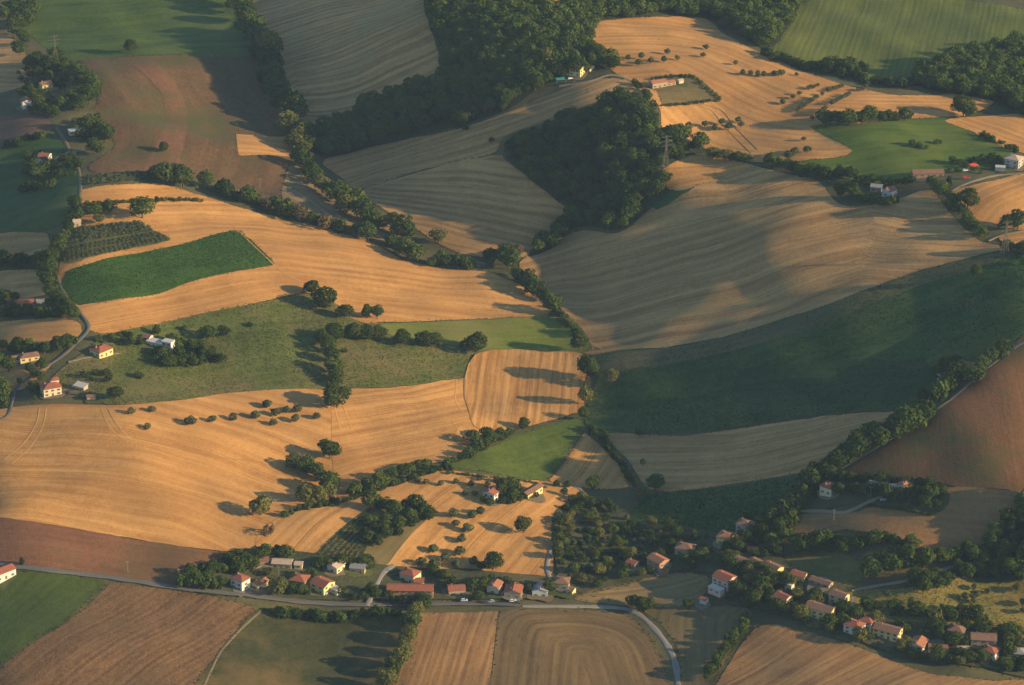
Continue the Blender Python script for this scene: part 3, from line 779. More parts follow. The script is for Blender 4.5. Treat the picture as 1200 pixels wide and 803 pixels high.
KIND = {}
def kind(key, name, n, leaf, mat, shape, variants, lobes=9, trunk=True, h=0.5, r0=0.035):
    cs = [crown_mesh(name + '_crown', hash_(key) + i, n, leaf, mat, shape, lobes) for i in range(variants)]
    ts = [trunk_mesh(name + '_trunk', hash_(key) + 50 + i, h, r0) for i in range(3)] if trunk else None
    KIND[key] = (name, cs, ts)
def hash_(s): return sum(ord(c) * (i + 3) for i, c in enumerate(s))


kind('oak', 'broadleaf_tree', 2400, 0.045, LEAF, 'round', 8, 11)
kind('hedge', 'hedgerow_tree', 1300, 0.050, LEAF_WOOD, 'round', 8, 9)
kind('wood', 'woodland_tree', 1200, 0.052, LEAF_WOOD, 'round', 8, 9)
kind('woodtall', 'woodland_tree', 1200, 0.050, LEAF_WOOD, 'tall', 5, 9)
kind('garden', 'garden_tree', 1000, 0.055, LEAF_GARDEN, 'round', 8, 8)
kind('poplar', 'pale_tree', 1300, 0.048, LEAF_PALE, 'tall', 4, 10)
kind('paleround', 'pale_tree', 1300, 0.05, LEAF_PALE, 'round', 4, 9)
kind('olive', 'olive_tree', 430, 0.072, LEAF_OLIVE, 'round', 8, 5, h=0.5, r0=0.05)
kind('orchard', 'orchard_tree', 520, 0.075, LEAF_OLIVE, 'round', 5, 7, h=0.42)
kind('cypress', 'cypress_tree', 900, 0.032, LEAF_CYP, 'spire', 3, 14, h=0.3, r0=0.02)
kind('shrub', 'shrub', 520, 0.085, LEAF_WOOD, 'low', 6, 7, trunk=False)
kind('dryshrub', 'dry_shrub', 420, 0.06, LEAF_DRY, 'low', 3, 7, trunk=False)
kind('dry', 'brown_tree', 1000, 0.05, LEAF_DRY, 'round', 2, 9)

def in_frame(x, y):
    z = float(hgt(x, y)) + 4
    d = y * math.cos(PITCH) + (CAMZ - z) * math.sin(PITCH)
    u = x / d / TX; v = (y * math.sin(PITCH) - (CAMZ - z) * math.cos(PITCH)) / d / TY
    return abs(u) < 1.0 and abs(v) < 1.0


PLANTS = []
def plant(key, x, y, w, hgt_m, label, group=None):
    """note one tree standing at ground point x, y: w metres wide, hgt_m high; flush_plants() builds them"""
    PLANTS.append((key, x, y, w, hgt_m, label, group))


def build_plant(key, x, y, w, hgt_m, label, group):
    name, cs, ts = KIND[key]
    z = float(hgt(x, y)) + 0.25
    cm = cs[rng.integers(len(cs))]
    sc = (w / 0.95, w / 0.95, hgt_m)
    if key in ('woodtall', 'poplar'): sc = (w / 0.72, w / 0.72, hgt_m)
    if key == 'cypress': sc = (w / 0.24, w / 0.24, hgt_m)
    rz = rng.uniform(0, 6.28)
    cat = {'shrub': 'shrub', 'dryshrub': 'shrub', 'olive': 'olive tree'}.get(key, 'tree')
    if ts is None:
        o = obj(name, cm); o.location = (x, y, z - 0.12 * hgt_m); o.rotation_euler = (0, 0, rz); o.scale = sc
        tag(o, label, cat, group)
        return
    e = empty(name, (x, y, z), rz, label, cat, group)
    e.scale = sc
    obj('crown', cm, e); obj('trunk', ts[rng.integers(3)], e)


STUFF_LABEL = {'hedgerow_tree': ('hedgerow_mass', 'smallest trees filling the gaps of the hedges', 'hedgerow', 'LEAF_WOOD'), 'garden_tree': ('garden_greenery', 'smallest garden trees and bushes around the houses', 'greenery', 'LEAF_GARDEN'),
               'shrub': ('scrub', 'smallest bushes along hedges and field margins', 'scrub', 'LEAF_WOOD')}
def flush_plants():
    by = {}
    for p in PLANTS: by.setdefault(KIND[p[0]][0], []).append(p)
    for name, ps in by.items():
        ps.sort(key=lambda p: -(p[3] * p[4]) ** 0.5 * float(scale_at(p[1], p[2])) - (100 if p[6] is None else 0) + (0 if in_frame(p[1], p[2]) else 50))
        for p in ps[:296]: build_plant(*p)
        rest = ps[296:]
        print('PLANTS', name, len(ps))
        if rest:
            nm, lab, cat, mat = STUFF_LABEL[name]
            merged(nm, [(p[1], p[2]) for p in rest], [p[3] for p in rest], [p[4] * (0.85 if name == 'shrub' else 1) for p in rest], 420, 0.075, globals()[mat], 500 + len(rest), lab, cat,
                   'low' if name == 'shrub' else 'round')


def tree_px(key, px, py, wpx, label, hr=1.0, group=None):
    """a tree whose crown shows wpx photo pixels wide round the pixel"""
    x, y = at(px, py)
    s = float(scale_at(x, y)); w = wpx / s; h = w * hr
    x, y = at(px, py + 0.40 * h * s * 0.9)
    return plant(key, float(x), float(y), w, h, label, group)


def hedge_px(key, pts, wpx, label, group, gap=0.62, jit=0.28, hr=1.05, var=0.35):
    """trees or bushes standing along a line"""
    p = crom(pts, False, 6) if len(pts) > 2 else np.array(pts, float)
    d = np.sqrt((np.diff(p, axis=0) ** 2).sum(1)); s = np.concatenate([[0], np.cumsum(d)])
    t = 0.0
    while t <= s[-1]:
        w = wpx * rng.uniform(1 - var, 1 + var)
        q = [np.interp(t, s, p[:, 0]) + rng.normal(0, jit * wpx * 0.5), np.interp(t, s, p[:, 1]) + rng.normal(0, jit * wpx * 0.35)]
        kk = key if isinstance(key, str) else key[rng.integers(len(key))]
        lab, grp = label, group
        if kk in ('poplar', 'paleround', 'dry', 'shrub', 'dryshrub') and not isinstance(key, str):
            nm = {'poplar': 'pale yellow green tree', 'paleround': 'pale yellow green tree', 'dry': 'brown leaved tree', 'shrub': 'low green bush', 'dryshrub': 'dry brown bush'}[kk]
            place = label.split(' in ', 1)[-1] if ' in ' in label else label.split(' along ', 1)[-1]
            lab = nm + ' in ' + place; grp = nm + 's in ' + place
        tree_px(kk, q[0], q[1], w, lab, hr * rng.uniform(0.85, 1.15), grp)
        t += w * gap * (1 + rng.uniform(-0.2, 0.3))


def scatter(poly, spacing, seed):
    """evenly loose points (world) inside a pixel polygon"""
    r = np.random.default_rng(seed)
    p = crom(poly, True, 4)
    w = np.stack(at(p[:, 0], p[:, 1]), 1)
    x0, y0 = w.min(0); x1, y1 = w.max(0)
    gx, gy = np.meshgrid(np.arange(x0, x1, spacing), np.arange(y0, y1, spacing * 0.87))
    gx = gx + (np.arange(gx.shape[0]) % 2)[:, None] * spacing / 2
    gx = gx + r.uniform(-.42, .42, gx.shape) * spacing; gy = gy + r.uniform(-.42, .42, gy.shape) * spacing
    gx, gy = gx.ravel(), gy.ravel()
    m = inside(w, gx, gy)
    return np.column_stack([gx[m], gy[m]])


def merged(name, pts, sizes, heights, n, leaf, mat, seed, label, cat, shape='round', parent=None):
    """many far crowns nobody could count, as one object"""
    r = np.random.default_rng(seed)
    base = [crown_arrays(np.random.default_rng(seed + i), n, leaf, shape, 8) for i in range(10)]
    Vs, Cs = [], []
    for (x, y), w, h in zip(pts, sizes, heights):
        V, F_, cl = base[r.integers(10)]
        a = r.uniform(0, 6.28); c, s = math.cos(a), math.sin(a)
        q = np.column_stack([(V[:, 0] * c - V[:, 1] * s) * w / .95 + x, (V[:, 0] * s + V[:, 1] * c) * w / .95 + y, V[:, 2] * h + float(hgt(x, y))])
        Vs.append(q); Cs.append(np.clip(cl * 0.5 + r.uniform(0, 0.5), 0, 1))
    V = np.concatenate(Vs); me = mesh_np(name, V, np.arange(len(V)).reshape(-1, 4), [mat])
    clump_attr(me, np.concatenate(Cs))
    o = obj(name, me)
    tag(o, label, cat, kind='stuff')
    return o


# ---- the woods: the nearest 300 trees one by one, the rest of the canopy as one mass
wood_lab = {'upper': 'dark leafy tree in the wood at the top centre', 'mid': 'dark leafy tree in the wood of the middle hollow',
            'top': 'dark leafy tree in the belt along the top edge', 'right': 'dark leafy tree in the wood right of the upright rows',
            'corner': 'dark leafy tree in the wood at the right edge above the orchard'}
allw = []
for q, (kx, poly) in enumerate(WOODS.items()):
    pts = scatter(poly, {'corner': 6.5}.get(kx, 8.2), 100 + q)
    for p in pts: allw.append((p[0], p[1], kx))
def vis(t):
    return (t[1] ** 2 + t[0] ** 2) ** 0.5
allw.sort(key=vis)
pick, rest = [], []
for t in allw:
    (pick if len(pick) < 296 and in_frame(t[0], t[1]) else rest).append(t)
for x, y, kx in pick:
    w = rng.uniform(7.5, 12.5) * (0.75 if kx == 'corner' else 1)
    plant('woodtall' if rng.random() < 0.3 else 'wood', x, y, w, w * rng.uniform(0.95, 1.3), wood_lab[kx], 'trees of ' + wood_lab[kx].split(' in ', 1)[1])
ws = rng.uniform(8, 13.0, len(rest))
merged('woodland', [(t[0], t[1]) for t in rest], ws, ws * rng.uniform(0.9, 1.3, len(rest)), 620, 0.066, LEAF_WOOD, 400,
       'dense dark canopy of the woods filling the hollows at the top', 'woodland')

# ---- lone trees
T = tree_px
T('oak', 153, 56, 15, 'lone round tree on the line between the green meadow and the brown field')
T('oak', 192, 174, 11, 'small lone dark tree in the lower middle of the brown field')
T('oak', 112, 174, 19, 'broad dark tree at the left margin of the brown field beside the hedged garden')
T('hedge', 167, 247, 27, 'big bushy tree above the olive grove beside the golden ridge field', 0.9)
T('oak', 365, 339, 18, 'thin crowned tree, leftmost of the tree group on the edge of the golden field', 0.95)
T('oak', 381, 353, 25, 'largest round tree of the group between the golden field and the pasture', 1.0)
T('oak', 404, 367, 18, 'dark round tree right of the largest tree on the pasture edge', 0.95)
T('oak', 430, 367, 11, 'narrow ragged tree, left one of a close pair on the golden field edge', 1.5)
T('oak', 442, 368, 14, 'round tree, right one of a close pair on the golden field edge', 1.2)
for px, py, w, s in [(392, 392, 20, 'first round tree of the pasture hedge row next to the column of trees'), (414, 390, 20, 'bushy dark tree near the left end of the row across the pasture'),
                     (429, 393, 18, 'dark tree second from left in the close clump of the pasture row'), (444, 393, 18, 'dark tree at the right end of the close clump in the pasture row'),
                     (471, 398, 18, 'separate round tree right of the clump in the pasture row'), (497, 399, 19, 'left half of the double tree in the pasture row'),
                     (510, 401, 17, 'right half of the double tree in the pasture row'), (558, 405, 24, 'broad leaning tree at the right end of the pasture row above the striped tan block')]:
    T('oak', px, py, w, s, 1.0)
T('shrub', 541, 404, 6, 'small pointed bush just left of the broad leaning tree', 1.5)
for px, py, w in [(379, 398, 17), (386, 407, 18), (390, 418, 18), (391, 430, 20), (394, 441, 18), (393, 449, 14)]:
    T('hedge', px, py, w, 'dark tree in the short upright column crossing the pasture', 1.15, 'trees of the short column crossing the pasture')
T('shrub', 404, 411, 6, 'small bush right of the column of trees on the pasture', 1.0)
T('oak', 395, 469, 29, 'big lone round tree on the golden field below the pasture', 0.92)
T('oak', 387, 530, 24, 'lone oak on the golden field above the short hedge', 0.95)
T('oak', 614, 498, 13, 'small dark tree on the edge of the striped block above the green triangle', 1.0)
T('oak', 613, 618, 18, 'double crowned tree alone in the tan olive field', 1.2)
T('oak', 578, 660, 22, 'large round tree at the bottom of the tan olive field', 0.95)
T('oak', 564, 664, 10, 'small tree touching the left of the large round tree in the olive field', 0.9)
T('paleround', 514, 279, 17, 'pale yellow tree at the foot of the shaded diagonal field', 1.1)
T('oak', 1143, 320, 12, 'lone tree near the top of the dark green crop at the right', 1.5)
T('oak', 1129, 128, 27, 'big round tree at the end of the golden hilltop on the right', 0.9)
T('oak', 679, 403, 19, 'leafy tree at the valley bend where the yellow green crop ends', 1.25)
T('oak', 689, 433, 22, 'broad tree by the stream right of the striped tan block', 1.3)
T('paleround', 716, 443, 17, 'light green tree alone at the left end of the dark green crop', 1.0)
T('paleround', 686, 466, 16, 'light green streamside tree below the broad tree', 1.5)
T('hedge', 684, 486, 12, 'small tree at the right tip of the green triangle', 1.3)
T('hedge', 709, 512, 9, 'upright shrub like tree at the left tip of the shaded striped strip', 1.6)
T('hedge', 749, 508, 9, 'dark small tree on the lower edge of the dark green crop', 1.1)
T('hedge', 753, 543, 6, 'tiny dark tree inside the shaded striped strip', 1.5)
T('hedge', 768, 568, 19, 'dark bushy tree at the corner of the shaded striped strip', 1.0)
T('hedge', 694, 567, 15, 'dark tree beside the curve of the pale lane', 1.1)
T('paleround', 749, 580, 17, 'pale crowned tree near the stream below the shaded strip', 0.8)
T('hedge', 652, 568, 8, 'left of two little trees by the lane above the tan olive field', 1.0)
T('hedge', 665, 569, 9, 'middle little tree by the lane above the tan olive field', 1.1)
T('hedge', 661, 578, 8, 'lowest little tree by the lane above the tan olive field', 1.3)
T('dryshrub', 314, 622, 14, 'dry brown bush alone in the corner of the tan field', 1.1)
T('paleround', 305, 596, 24, 'yellowish round tree at the left end of the field ditch', 1.0)
T('paleround', 358, 581, 21, 'left yellowish tree of the three by the short hedge', 1.1)
T('paleround', 373, 582, 18, 'middle yellowish tree of the three by the short hedge', 1.1)
T('paleround', 386, 578, 18, 'right yellowish tree of the three by the short hedge', 1.1)
T('cypress', 1111, 216, 8, 'dark upright cypress below the long barn', 1.9)
T('oak', 985, 225, 15, 'left tree of the dark pair beside the lit cottage', 1.2)
T('oak', 998, 226, 16, 'right tree of the dark pair beside the lit cottage', 1.2)
T('oak', 1134, 236, 22, 'large dark tree at the bend of the hedge below the long barn', 1.2)
T('oak', 742, 706, 16, 'left bush like tree inside the road bend', 1.0)
T('oak', 756, 711, 20, 'right bush like tree inside the road bend', 0.9)
T('oak', 806, 709, 11, 'small dark tree on the dull strip right of the road bend', 0.9)
T('cypress', 26, 659, 5, 'small dark cypress by the road at the left edge', 2.2)
T('paleround', 327, 690, 21, 'yellow green tree by the road between the red roofed houses', 1.1)
T('hedge', 432, 664, 14, 'yellowish garden tree beside the shaded grey cottage', 1.0)
T('poplar', 640, 72, 16, 'bright yellow green tree standing out in the wood left of the farmhouse', 1.7)
T('oak', 700, 65, 19, 'large dark tree right of the hilltop farmhouse', 1.2)
T('oak', 719, 76, 15, 'dark tree at the end of the farm track on the hilltop', 1.1)
T('dry', 848, 29, 11, 'reddish brown tree at the corner of the golden hilltop', 1.2)
T('dry', 869, 39, 14, 'brown tree in the gap right of the golden hilltop corner', 0.8)
T('hedge', 617, 6, 11, 'upright dark tree on the top edge of the wood', 1.5)
T('hedge', 634, 10, 15, 'round dark tree on the top edge of the wood', 1.0)
T('shrub', 1099, 167, 9, 'dark bush in the middle of the green meadow at the right', 0.6, 'bushes in the right green meadow')
T('oak', 135, 463, 18, 'round dark tree below the sheds of the big cream house', 0.85)
T('oak', 36, 434, 13, 'dark round tree on the small striped field below the hedged bungalow', 0.95)
T('oak', 49, 428, 13, 'dark round tree right of the hedged bungalow', 1.0)
T('shrub', 163, 440, 11, 'round green bush alone in the pasture near the big cream house', 0.7)
T('shrub', 23, 446, 6, 'little bush at the end of the small striped field', 1.3)
T('hedge', 245, 392, 19, 'dark bush like tree on the pasture right of the olive block', 0.8)
T('hedge', 263, 390, 14, 'smaller dark bush on the pasture right of the olive block', 0.9)
T('shrub', 215, 385, 8, 'left of two small bushes under the golden field edge', 0.8)
T('shrub', 293, 381, 7, 'right of two small bushes under the golden field edge', 0.8)
T('hedge', 184, 389, 10, 'dark upright tree behind the long white house', 1.2)
T('shrub', 576, 164, 6, 'first small bush on the shaded strip below the upper wood', 1.0)
T('shrub', 545, 150, 7, 'second small bush on the shaded strip below the upper wood', 1.0)
T('shrub', 536, 149, 7, 'third small bush on the shaded strip below the upper wood', 0.8)
T('hedge', 346, 121, 12, 'tree standing out from the belt at the left of the top striped field', 1.1)

# ---- rows of trees and hedges
Hd = hedge_px
Hd(('hedge', 'hedge', 'hedge', 'paleround'), P('278,0 292,25 305,50 318,78 328,105 338,130 346,150'), 25, 'leafy tree in the belt right of the brown field', 'trees of the belt right of the brown field', 0.52)
Hd(('hedge', 'hedge', 'hedge'), P('300,60 312,85 322,110'), 18, 'leafy tree in the belt right of the brown field', 'trees of the belt right of the brown field', 0.7)
Hd(('hedge', 'hedge', 'paleround'), P('346,160 356,185 368,205 385,222 402,232 420,242 440,255 462,266 484,276'), 21, 'tall tree in the hedge left of the shaded diagonal field', 'trees of the hedge left of the shaded diagonal field', 0.48)
Hd(('shrub', 'hedge', 'hedge', 'dryshrub'), P('288,232 320,240 345,246 372,258 398,266 420,274 440,278'), 14, 'bush in the hedge above the bright golden field', 'bushes of the hedge above the bright golden field', 0.55)
Hd('hedge', P('455,283 466,288 476,293 488,301'), 17, 'dark tree in the clump by the tip of the golden field', 'trees of the clump by the tip of the golden field', 0.42)
Hd(('shrub', 'hedge'), P('505,307 520,306 535,306 548,309'), 12, 'bush in the short hedge beside the golden field tip', 'bushes of the short hedge beside the golden field tip', 0.5)
Hd('hedge', P('573,303 586,300 598,308 606,322 622,335 634,345 644,354'), 18, 'dark tree in the valley hedge right of the golden field', 'trees of the valley hedge right of the golden field', 0.48)
Hd('shrub', P('648,360 656,368 665,378 674,388 680,395'), 9, 'bush in the hedge beside the yellow green crop', 'bushes of the hedge beside the yellow green crop', 0.55)
T('dry', 606, 296, 13, 'brown leaved tree at the corner of the valley hedge', 1.2)
T('paleround', 632, 287, 13, 'light green tree at the lower tip of the mid wood', 1.2)
T('paleround', 655, 271, 17, 'light green tree on the lower edge of the mid wood', 1.1)
Hd('shrub', P('690,500 705,515 718,530 730,545 738,560 745,572'), 7, 'bush in the stream hedge beside the tan wedge', 'bushes of the stream hedge beside the tan wedge', 0.55)
Hd(('shrub', 'shrub', 'hedge'), P('525,545 545,533 560,522 580,514 600,508'), 10, 'bush in the hedge left of the green triangle', 'bushes of the hedge left of the green triangle', 0.55)
T('hedge', 553, 514, 16, 'left round tree above the hedge of the green triangle', 1.0)
T('hedge', 571, 510, 16, 'middle round tree above the hedge of the green triangle', 1.0)
T('hedge', 587, 509, 13, 'right round tree above the hedge of the green triangle', 1.0)
Hd(('hedge', 'hedge', 'shrub'), P('412,577 425,572 440,568 455,560 470,554 485,549 498,547'), 14, 'dark tree in the ditch row below the golden block', 'trees of the ditch row below the golden block', 0.7)
Hd('shrub', P('390,592 415,583 450,572 490,556 520,548'), 6, 'low bush along the ditch above the tan field', 'low bushes along the ditch above the tan field', 1.1)
Hd('hedge', P('341,545 352,548 362,550 372,556 382,562 391,568'), 19, 'dark tree in the short thick hedge on the golden field', 'trees of the short thick hedge on the golden field', 0.55)
Hd('shrub', P('335,603 355,594 375,590 395,588'), 8, 'low bush along the ditch by the yellowish trees', 'low bushes along the ditch by the yellowish trees', 0.8)
Hd('shrub', P('525,554 560,558 600,562 632,567'), 4, 'small shrub along the lower edge of the green triangle', 'shrubs along the lower edge of the green triangle', 1.0)
Hd('hedge', P('182,203 192,205 205,206 218,212 226,216'), 19, 'dark tree in the row where the ridge hedge begins', 'trees of the row where the ridge hedge begins', 0.45)
Hd(('hedge', 'shrub', 'dry'), P('246,216 262,222 275,228 290,233 310,238'), 15, 'bush in the hedge along the foot of the brown field', 'bushes of the hedge along the foot of the brown field', 0.5)
Hd('shrub', P('100,238 130,237 160,236 190,234 215,234 240,235'), 5, 'low bush in the thin row across the golden ridge field', 'low bushes of the thin row across the golden ridge field', 0.85)
Hd(('hedge', 'garden'), P('83,238 88,250 82,262 74,278 68,292 62,304 56,318 58,332 64,346 78,358 88,368'), 15, 'dark tree in the hedge along the ridge lane', 'trees of the hedge along the ridge lane', 0.5)
Hd('hedge', P('0,305 16,309 32,309 46,306 60,300'), 14, 'dark tree in the short hedge from the left edge to the lane', 'trees of the short hedge from the left edge to the lane', 0.42)
Hd('hedge', P('105,250 114,247 125,244 135,243'), 14, 'tree of the small clump above the olive grove', 'trees of the small clump above the olive grove', 0.5)
T('paleround', 117, 258, 12, 'yellow green tree in front of the small clump above the olive grove', 1.0)
Hd(('hedge', 'shrub'), P('0,402 15,408 25,403 45,408 62,408 78,404 90,398'), 12, 'tree in the hedge under the left corner golden field', 'trees of the hedge under the left corner golden field', 0.5)
Hd('shrub', P('0,365 20,366 40,366 60,366 78,364'), 9, 'bush in the hedge below the low red roofed house', 'bushes of the hedge below the low red roofed house', 0.5)
Hd(('garden', 'shrub'), P('0,420 6,430 0,440 4,460 2,475'), 13, 'tree at the left edge beside the striped stubble', 'trees at the left edge beside the striped stubble', 0.6)
Hd('hedge', P('2,15 15,12 30,15 38,22 25,28 8,26'), 17, 'dark tree in the clump at the top left corner', 'trees of the clump at the top left corner', 0.55)
Hd('hedge', P('20,35 28,45 22,55 30,62'), 13, 'small dark tree below the top left corner clump', 'small trees below the top left corner clump', 0.7)
Hd('garden', P('35,72 48,74 60,72 72,68 68,78 52,82 40,84'), 15, 'tree around the lit yellow house at the top left', 'trees around the lit yellow house at the top left', 0.6)
Hd('hedge', P('82,80 92,84 102,92 110,100 112,108 104,114 94,120 98,126'), 15, 'dark tree in the curved hedge beside the brown field', 'trees of the curved hedge beside the brown field', 0.5)
Hd('garden', P('38,108 45,115 42,125 52,125 58,130 68,135'), 12, 'garden tree near the white house with brown roof', 'garden trees near the white house with brown roof', 0.6)
Hd('garden', P('105,146 115,150 122,155 130,158 112,160 95,160'), 15, 'garden tree around the long pale house', 'garden trees around the long pale house', 0.5)
Hd('garden', P('32,186 38,195 34,204 45,205 75,188 86,186 92,192 95,200'), 13, 'garden tree around the white house with red roof by the brown field', 'garden trees around the white house with red roof by the brown field', 0.65)
Hd('shrub', P('0,172 20,166 40,160 55,158'), 8, 'bush in the dark hedge below the ploughed strip', 'bushes of the dark hedge below the ploughed strip', 0.6)
Hd('shrub', P('25,222 45,218 62,213'), 9, 'bush of the small thicket in the dark left field', 'bushes of the small thicket in the dark left field', 0.6)
Hd(('hedge', 'hedge', 'paleround'), P('835,182 850,184 865,185 880,186'), 12, 'tree in the hedge end right of the mid wood', 'trees of the hedge end right of the mid wood', 0.55)
Hd(('hedge', 'shrub'), P('902,188 915,194 930,198 945,200 960,202 975,204 990,205 1000,206'), 13, 'tree in the hedge below the golden hilltop', 'trees of the hedge below the golden hilltop', 0.5)
Hd('hedge', P('966,139 978,138 990,140 1004,141 1024,136 1036,137 1048,138 1060,136'), 14, 'tree in the row along the top of the right green meadow', 'trees of the row along the top of the right green meadow', 0.6)
Hd('shrub', P('895,60 915,68 940,75 960,79 990,84 1020,93 1050,97 1080,95 1110,101 1140,104'), 10, 'bush in the long hedge between the golden hilltop and the upright rows', 'bushes of the long hedge between the golden hilltop and the upright rows', 0.55)
Hd('hedge', P('970,76 985,79 1000,80 1015,85'), 14, 'tree of the bulge in the long hilltop hedge', 'trees of the bulge in the long hilltop hedge', 0.6)
Hd(('hedge', 'shrub'), P('1000,228 1015,233 1030,236 1044,236 1052,233'), 9, 'bush in the hedge below the lit cottage', 'bushes of the hedge below the lit cottage', 0.5)
Hd('garden', P('1005,213 1020,212 1035,213 1055,214 1075,212'), 10, 'garden tree behind the lit cottage', 'garden trees behind the lit cottage', 0.7)
Hd(('hedge', 'hedge', 'shrub'), P('1092,215 1100,224 1112,232 1122,242 1130,252 1138,262 1148,270 1160,276'), 14, 'dark tree in the hedge right of the huge stubble field', 'trees of the hedge right of the huge stubble field', 0.5)
Hd('hedge', P('1172,264 1185,262 1200,258'), 15, 'tree in the hedge at the right edge below the golden field', 'trees of the hedge at the right edge below the golden field', 0.6)
Hd('hedge', P('1176,290 1190,292 1204,296 1200,310'), 13, 'dark tree of the clump at the right edge beside the dark crop', 'trees of the clump at the right edge beside the dark crop', 0.5)
Hd('shrub', P('1150,158 1165,164 1180,170 1190,176'), 7, 'bush along the fence behind the stone house', 'bushes along the fence behind the stone house', 0.7)
Hd('shrub', P('1068,168 1076,170 1086,173'), 6, 'small bush of the short row in the right green meadow', 'small bushes of the short row in the right green meadow', 0.8)
Hd('garden', P('1115,189 1130,192 1150,188 1168,184 1172,192'), 8, 'garden tree near the stone house at the right edge', 'garden trees near the stone house at the right edge', 0.8)
Hd(('hedge', 'hedge', 'shrub'), P('992,530 1005,523 1018,518 1030,512 1042,505 1055,500 1068,495 1082,488 1086,478'), 24, 'big dark tree in the hedge above the red brown field', 'big trees of the hedge above the red brown field', 0.45)
Hd(('hedge', 'shrub'), P('1088,466 1100,458 1112,448 1120,440 1140,440 1150,428 1160,418 1172,412 1184,405'), 18, 'dark tree in the hedge along the lane to the right edge', 'trees of the hedge along the lane to the right edge', 0.5)
Hd('garden', P('1098,438 1110,432 1118,425 1125,428 1135,440 1138,445'), 14, 'garden tree hiding the shaded house by the lane', 'garden trees hiding the shaded house by the lane', 0.55)
Hd(('hedge', 'shrub'), P('980,548 965,552 952,560 945,572 930,590 922,605 915,618'), 18, 'dark tree in the belt between the dark crop and the walled garden', 'trees of the belt between the dark crop and the walled garden', 0.45)
Hd('garden', P('975,562 988,560 1000,562 1012,560 1025,562 1040,560 1052,566 1075,566 1092,570 1102,575'), 11, 'garden tree behind the two hedged houses', 'garden trees behind the two hedged houses', 0.55)
Hd('garden', P('978,575 992,575 1008,574 1020,574 1032,578 1078,580 1090,580 1085,592'), 12, 'garden tree in front of the two hedged houses', 'garden trees in front of the two hedged houses', 0.55)
Hd('shrub', P('1018,592 1035,594 1052,596 1070,599 1085,602 1094,601 1102,588 1108,576'), 5, 'clipped shrub of the tall garden hedge', 'clipped shrubs of the tall garden hedge', 0.5, 0.08, 1.0, 0.15)
Hd(('garden', 'hedge'), P('915,620 925,625 910,632 895,640 905,645 920,640'), 16, 'dark tree of the thicket behind the terraced houses', 'trees of the thicket behind the terraced houses', 0.6)
Hd('hedge', P('940,640 955,638 968,632 980,634 988,640'), 17, 'dark tree in the hedge under the brown field', 'trees of the hedge under the brown field', 0.5)
Hd('hedge', P('1005,636 1018,633 1030,632 1042,633 1055,638 1068,636'), 13, 'tree in the straight hedge right of the hedge under the brown field', 'trees of the straight hedge right of the hedge under the brown field', 0.5)
Hd('garden', P('1022,668 1030,660 1040,654 1050,650 1062,654 1078,655 1090,660 1045,664 1058,662'), 18, 'leafy tree of the round thicket above the orchard track', 'trees of the round thicket above the orchard track', 0.55)
Hd('garden', P('1068,682 1078,678 1088,682 1100,678 1108,682 1075,690'), 14, 'leafy tree of the small clump beside the orchard track', 'trees of the small clump beside the orchard track', 0.65)
Hd('hedge', P('1100,652 1115,652 1130,648 1145,652 1160,662 1170,670'), 14, 'dark tree in the fringe left of the right edge wood', 'trees of the fringe left of the right edge wood', 0.6)
Hd(('garden', 'paleround'), P('492,716 486,725 480,738 476,752 470,765 462,780 452,792 446,803'), 17, 'light green tree in the leafy hedge at the bottom beside the striped field', 'trees of the leafy hedge at the bottom beside the striped field', 0.45)
Hd('hedge', P('495,702 492,710 488,718'), 17, 'dark tree at the top of the leafy hedge by the road', 'dark trees at the top of the leafy hedge by the road', 0.5)
Hd('shrub', P('320,716 350,720 380,721 410,720 440,718 465,717'), 12, 'dark bush along the road verge above the fallow field', 'dark bushes along the road verge above the fallow field', 0.55)
Hd(('shrub', 'hedge'), P('876,722 868,735 858,748 850,760 842,772 834,785 828,796'), 11, 'bush in the hedge right of the dull strip', 'bushes of the hedge right of the dull strip', 0.45)
Hd(('shrub', 'hedge'), P('214,680 225,681 236,680 248,681 258,682 266,684'), 14, 'dark tree in the roadside clump left of the white three storey house', 'trees of the roadside clump left of the white three storey house', 0.4)
Hd('garden', P('275,670 285,665 296,660 308,650 322,648 335,648 345,650'), 14, 'garden tree behind the white three storey house', 'garden trees behind the white three storey house', 0.55)
Hd('garden', P('312,672 318,685 340,692 362,694 338,684 366,672'), 10, 'small garden tree between the roadside red roofs', 'small garden trees between the roadside red roofs', 0.8)
Hd('garden', P('372,664 382,660 410,660 428,658 440,660'), 11, 'garden tree below the vineyard', 'garden trees below the vineyard', 0.7)
Hd('hedge', P('432,588 445,592 460,596 472,595 486,594 498,597 506,602 490,604 474,606'), 17, 'dark tree of the grove at the top of the vineyard', 'trees of the grove at the top of the vineyard', 0.5)
Hd('garden', P('430,612 445,612 460,612 476,614 488,612 440,622 456,624 470,626 425,630 440,634 456,636'), 12, 'orchard tree between the vineyard and the tan olive field', 'orchard trees between the vineyard and the tan olive field', 0.85)
Hd('garden', P('505,668 520,676 528,682 548,688 556,690 560,698 570,680 592,684 615,690 648,690'), 12, 'garden tree behind the roadside houses beside the long red building', 'garden trees behind the roadside houses beside the long red building', 0.7)
Hd('garden', P('400,694 415,700 428,698 430,690 458,700 470,705 486,706'), 10, 'garden tree in front of the long red building', 'garden trees in front of the long red building', 0.9)
Hd('garden', P('585,577 592,574 598,572 604,578 596,582 610,574'), 13, 'garden tree between the small red roofed house and the yellow farm building', 'garden trees between the small red roofed house and the yellow farm building', 0.5)
Hd('shrub', P('566,584 572,588 590,588 604,586 620,582 632,577 638,570'), 7, 'bush around the small red roofed house', 'bushes around the small red roofed house', 0.8)
Hd(('garden', 'garden', 'paleround'), P('680,582 690,588 676,596 664,612 655,628 652,640 655,655'), 11, 'tree along the lane beside the dark gardens', 'trees along the lane beside the dark gardens', 0.7)
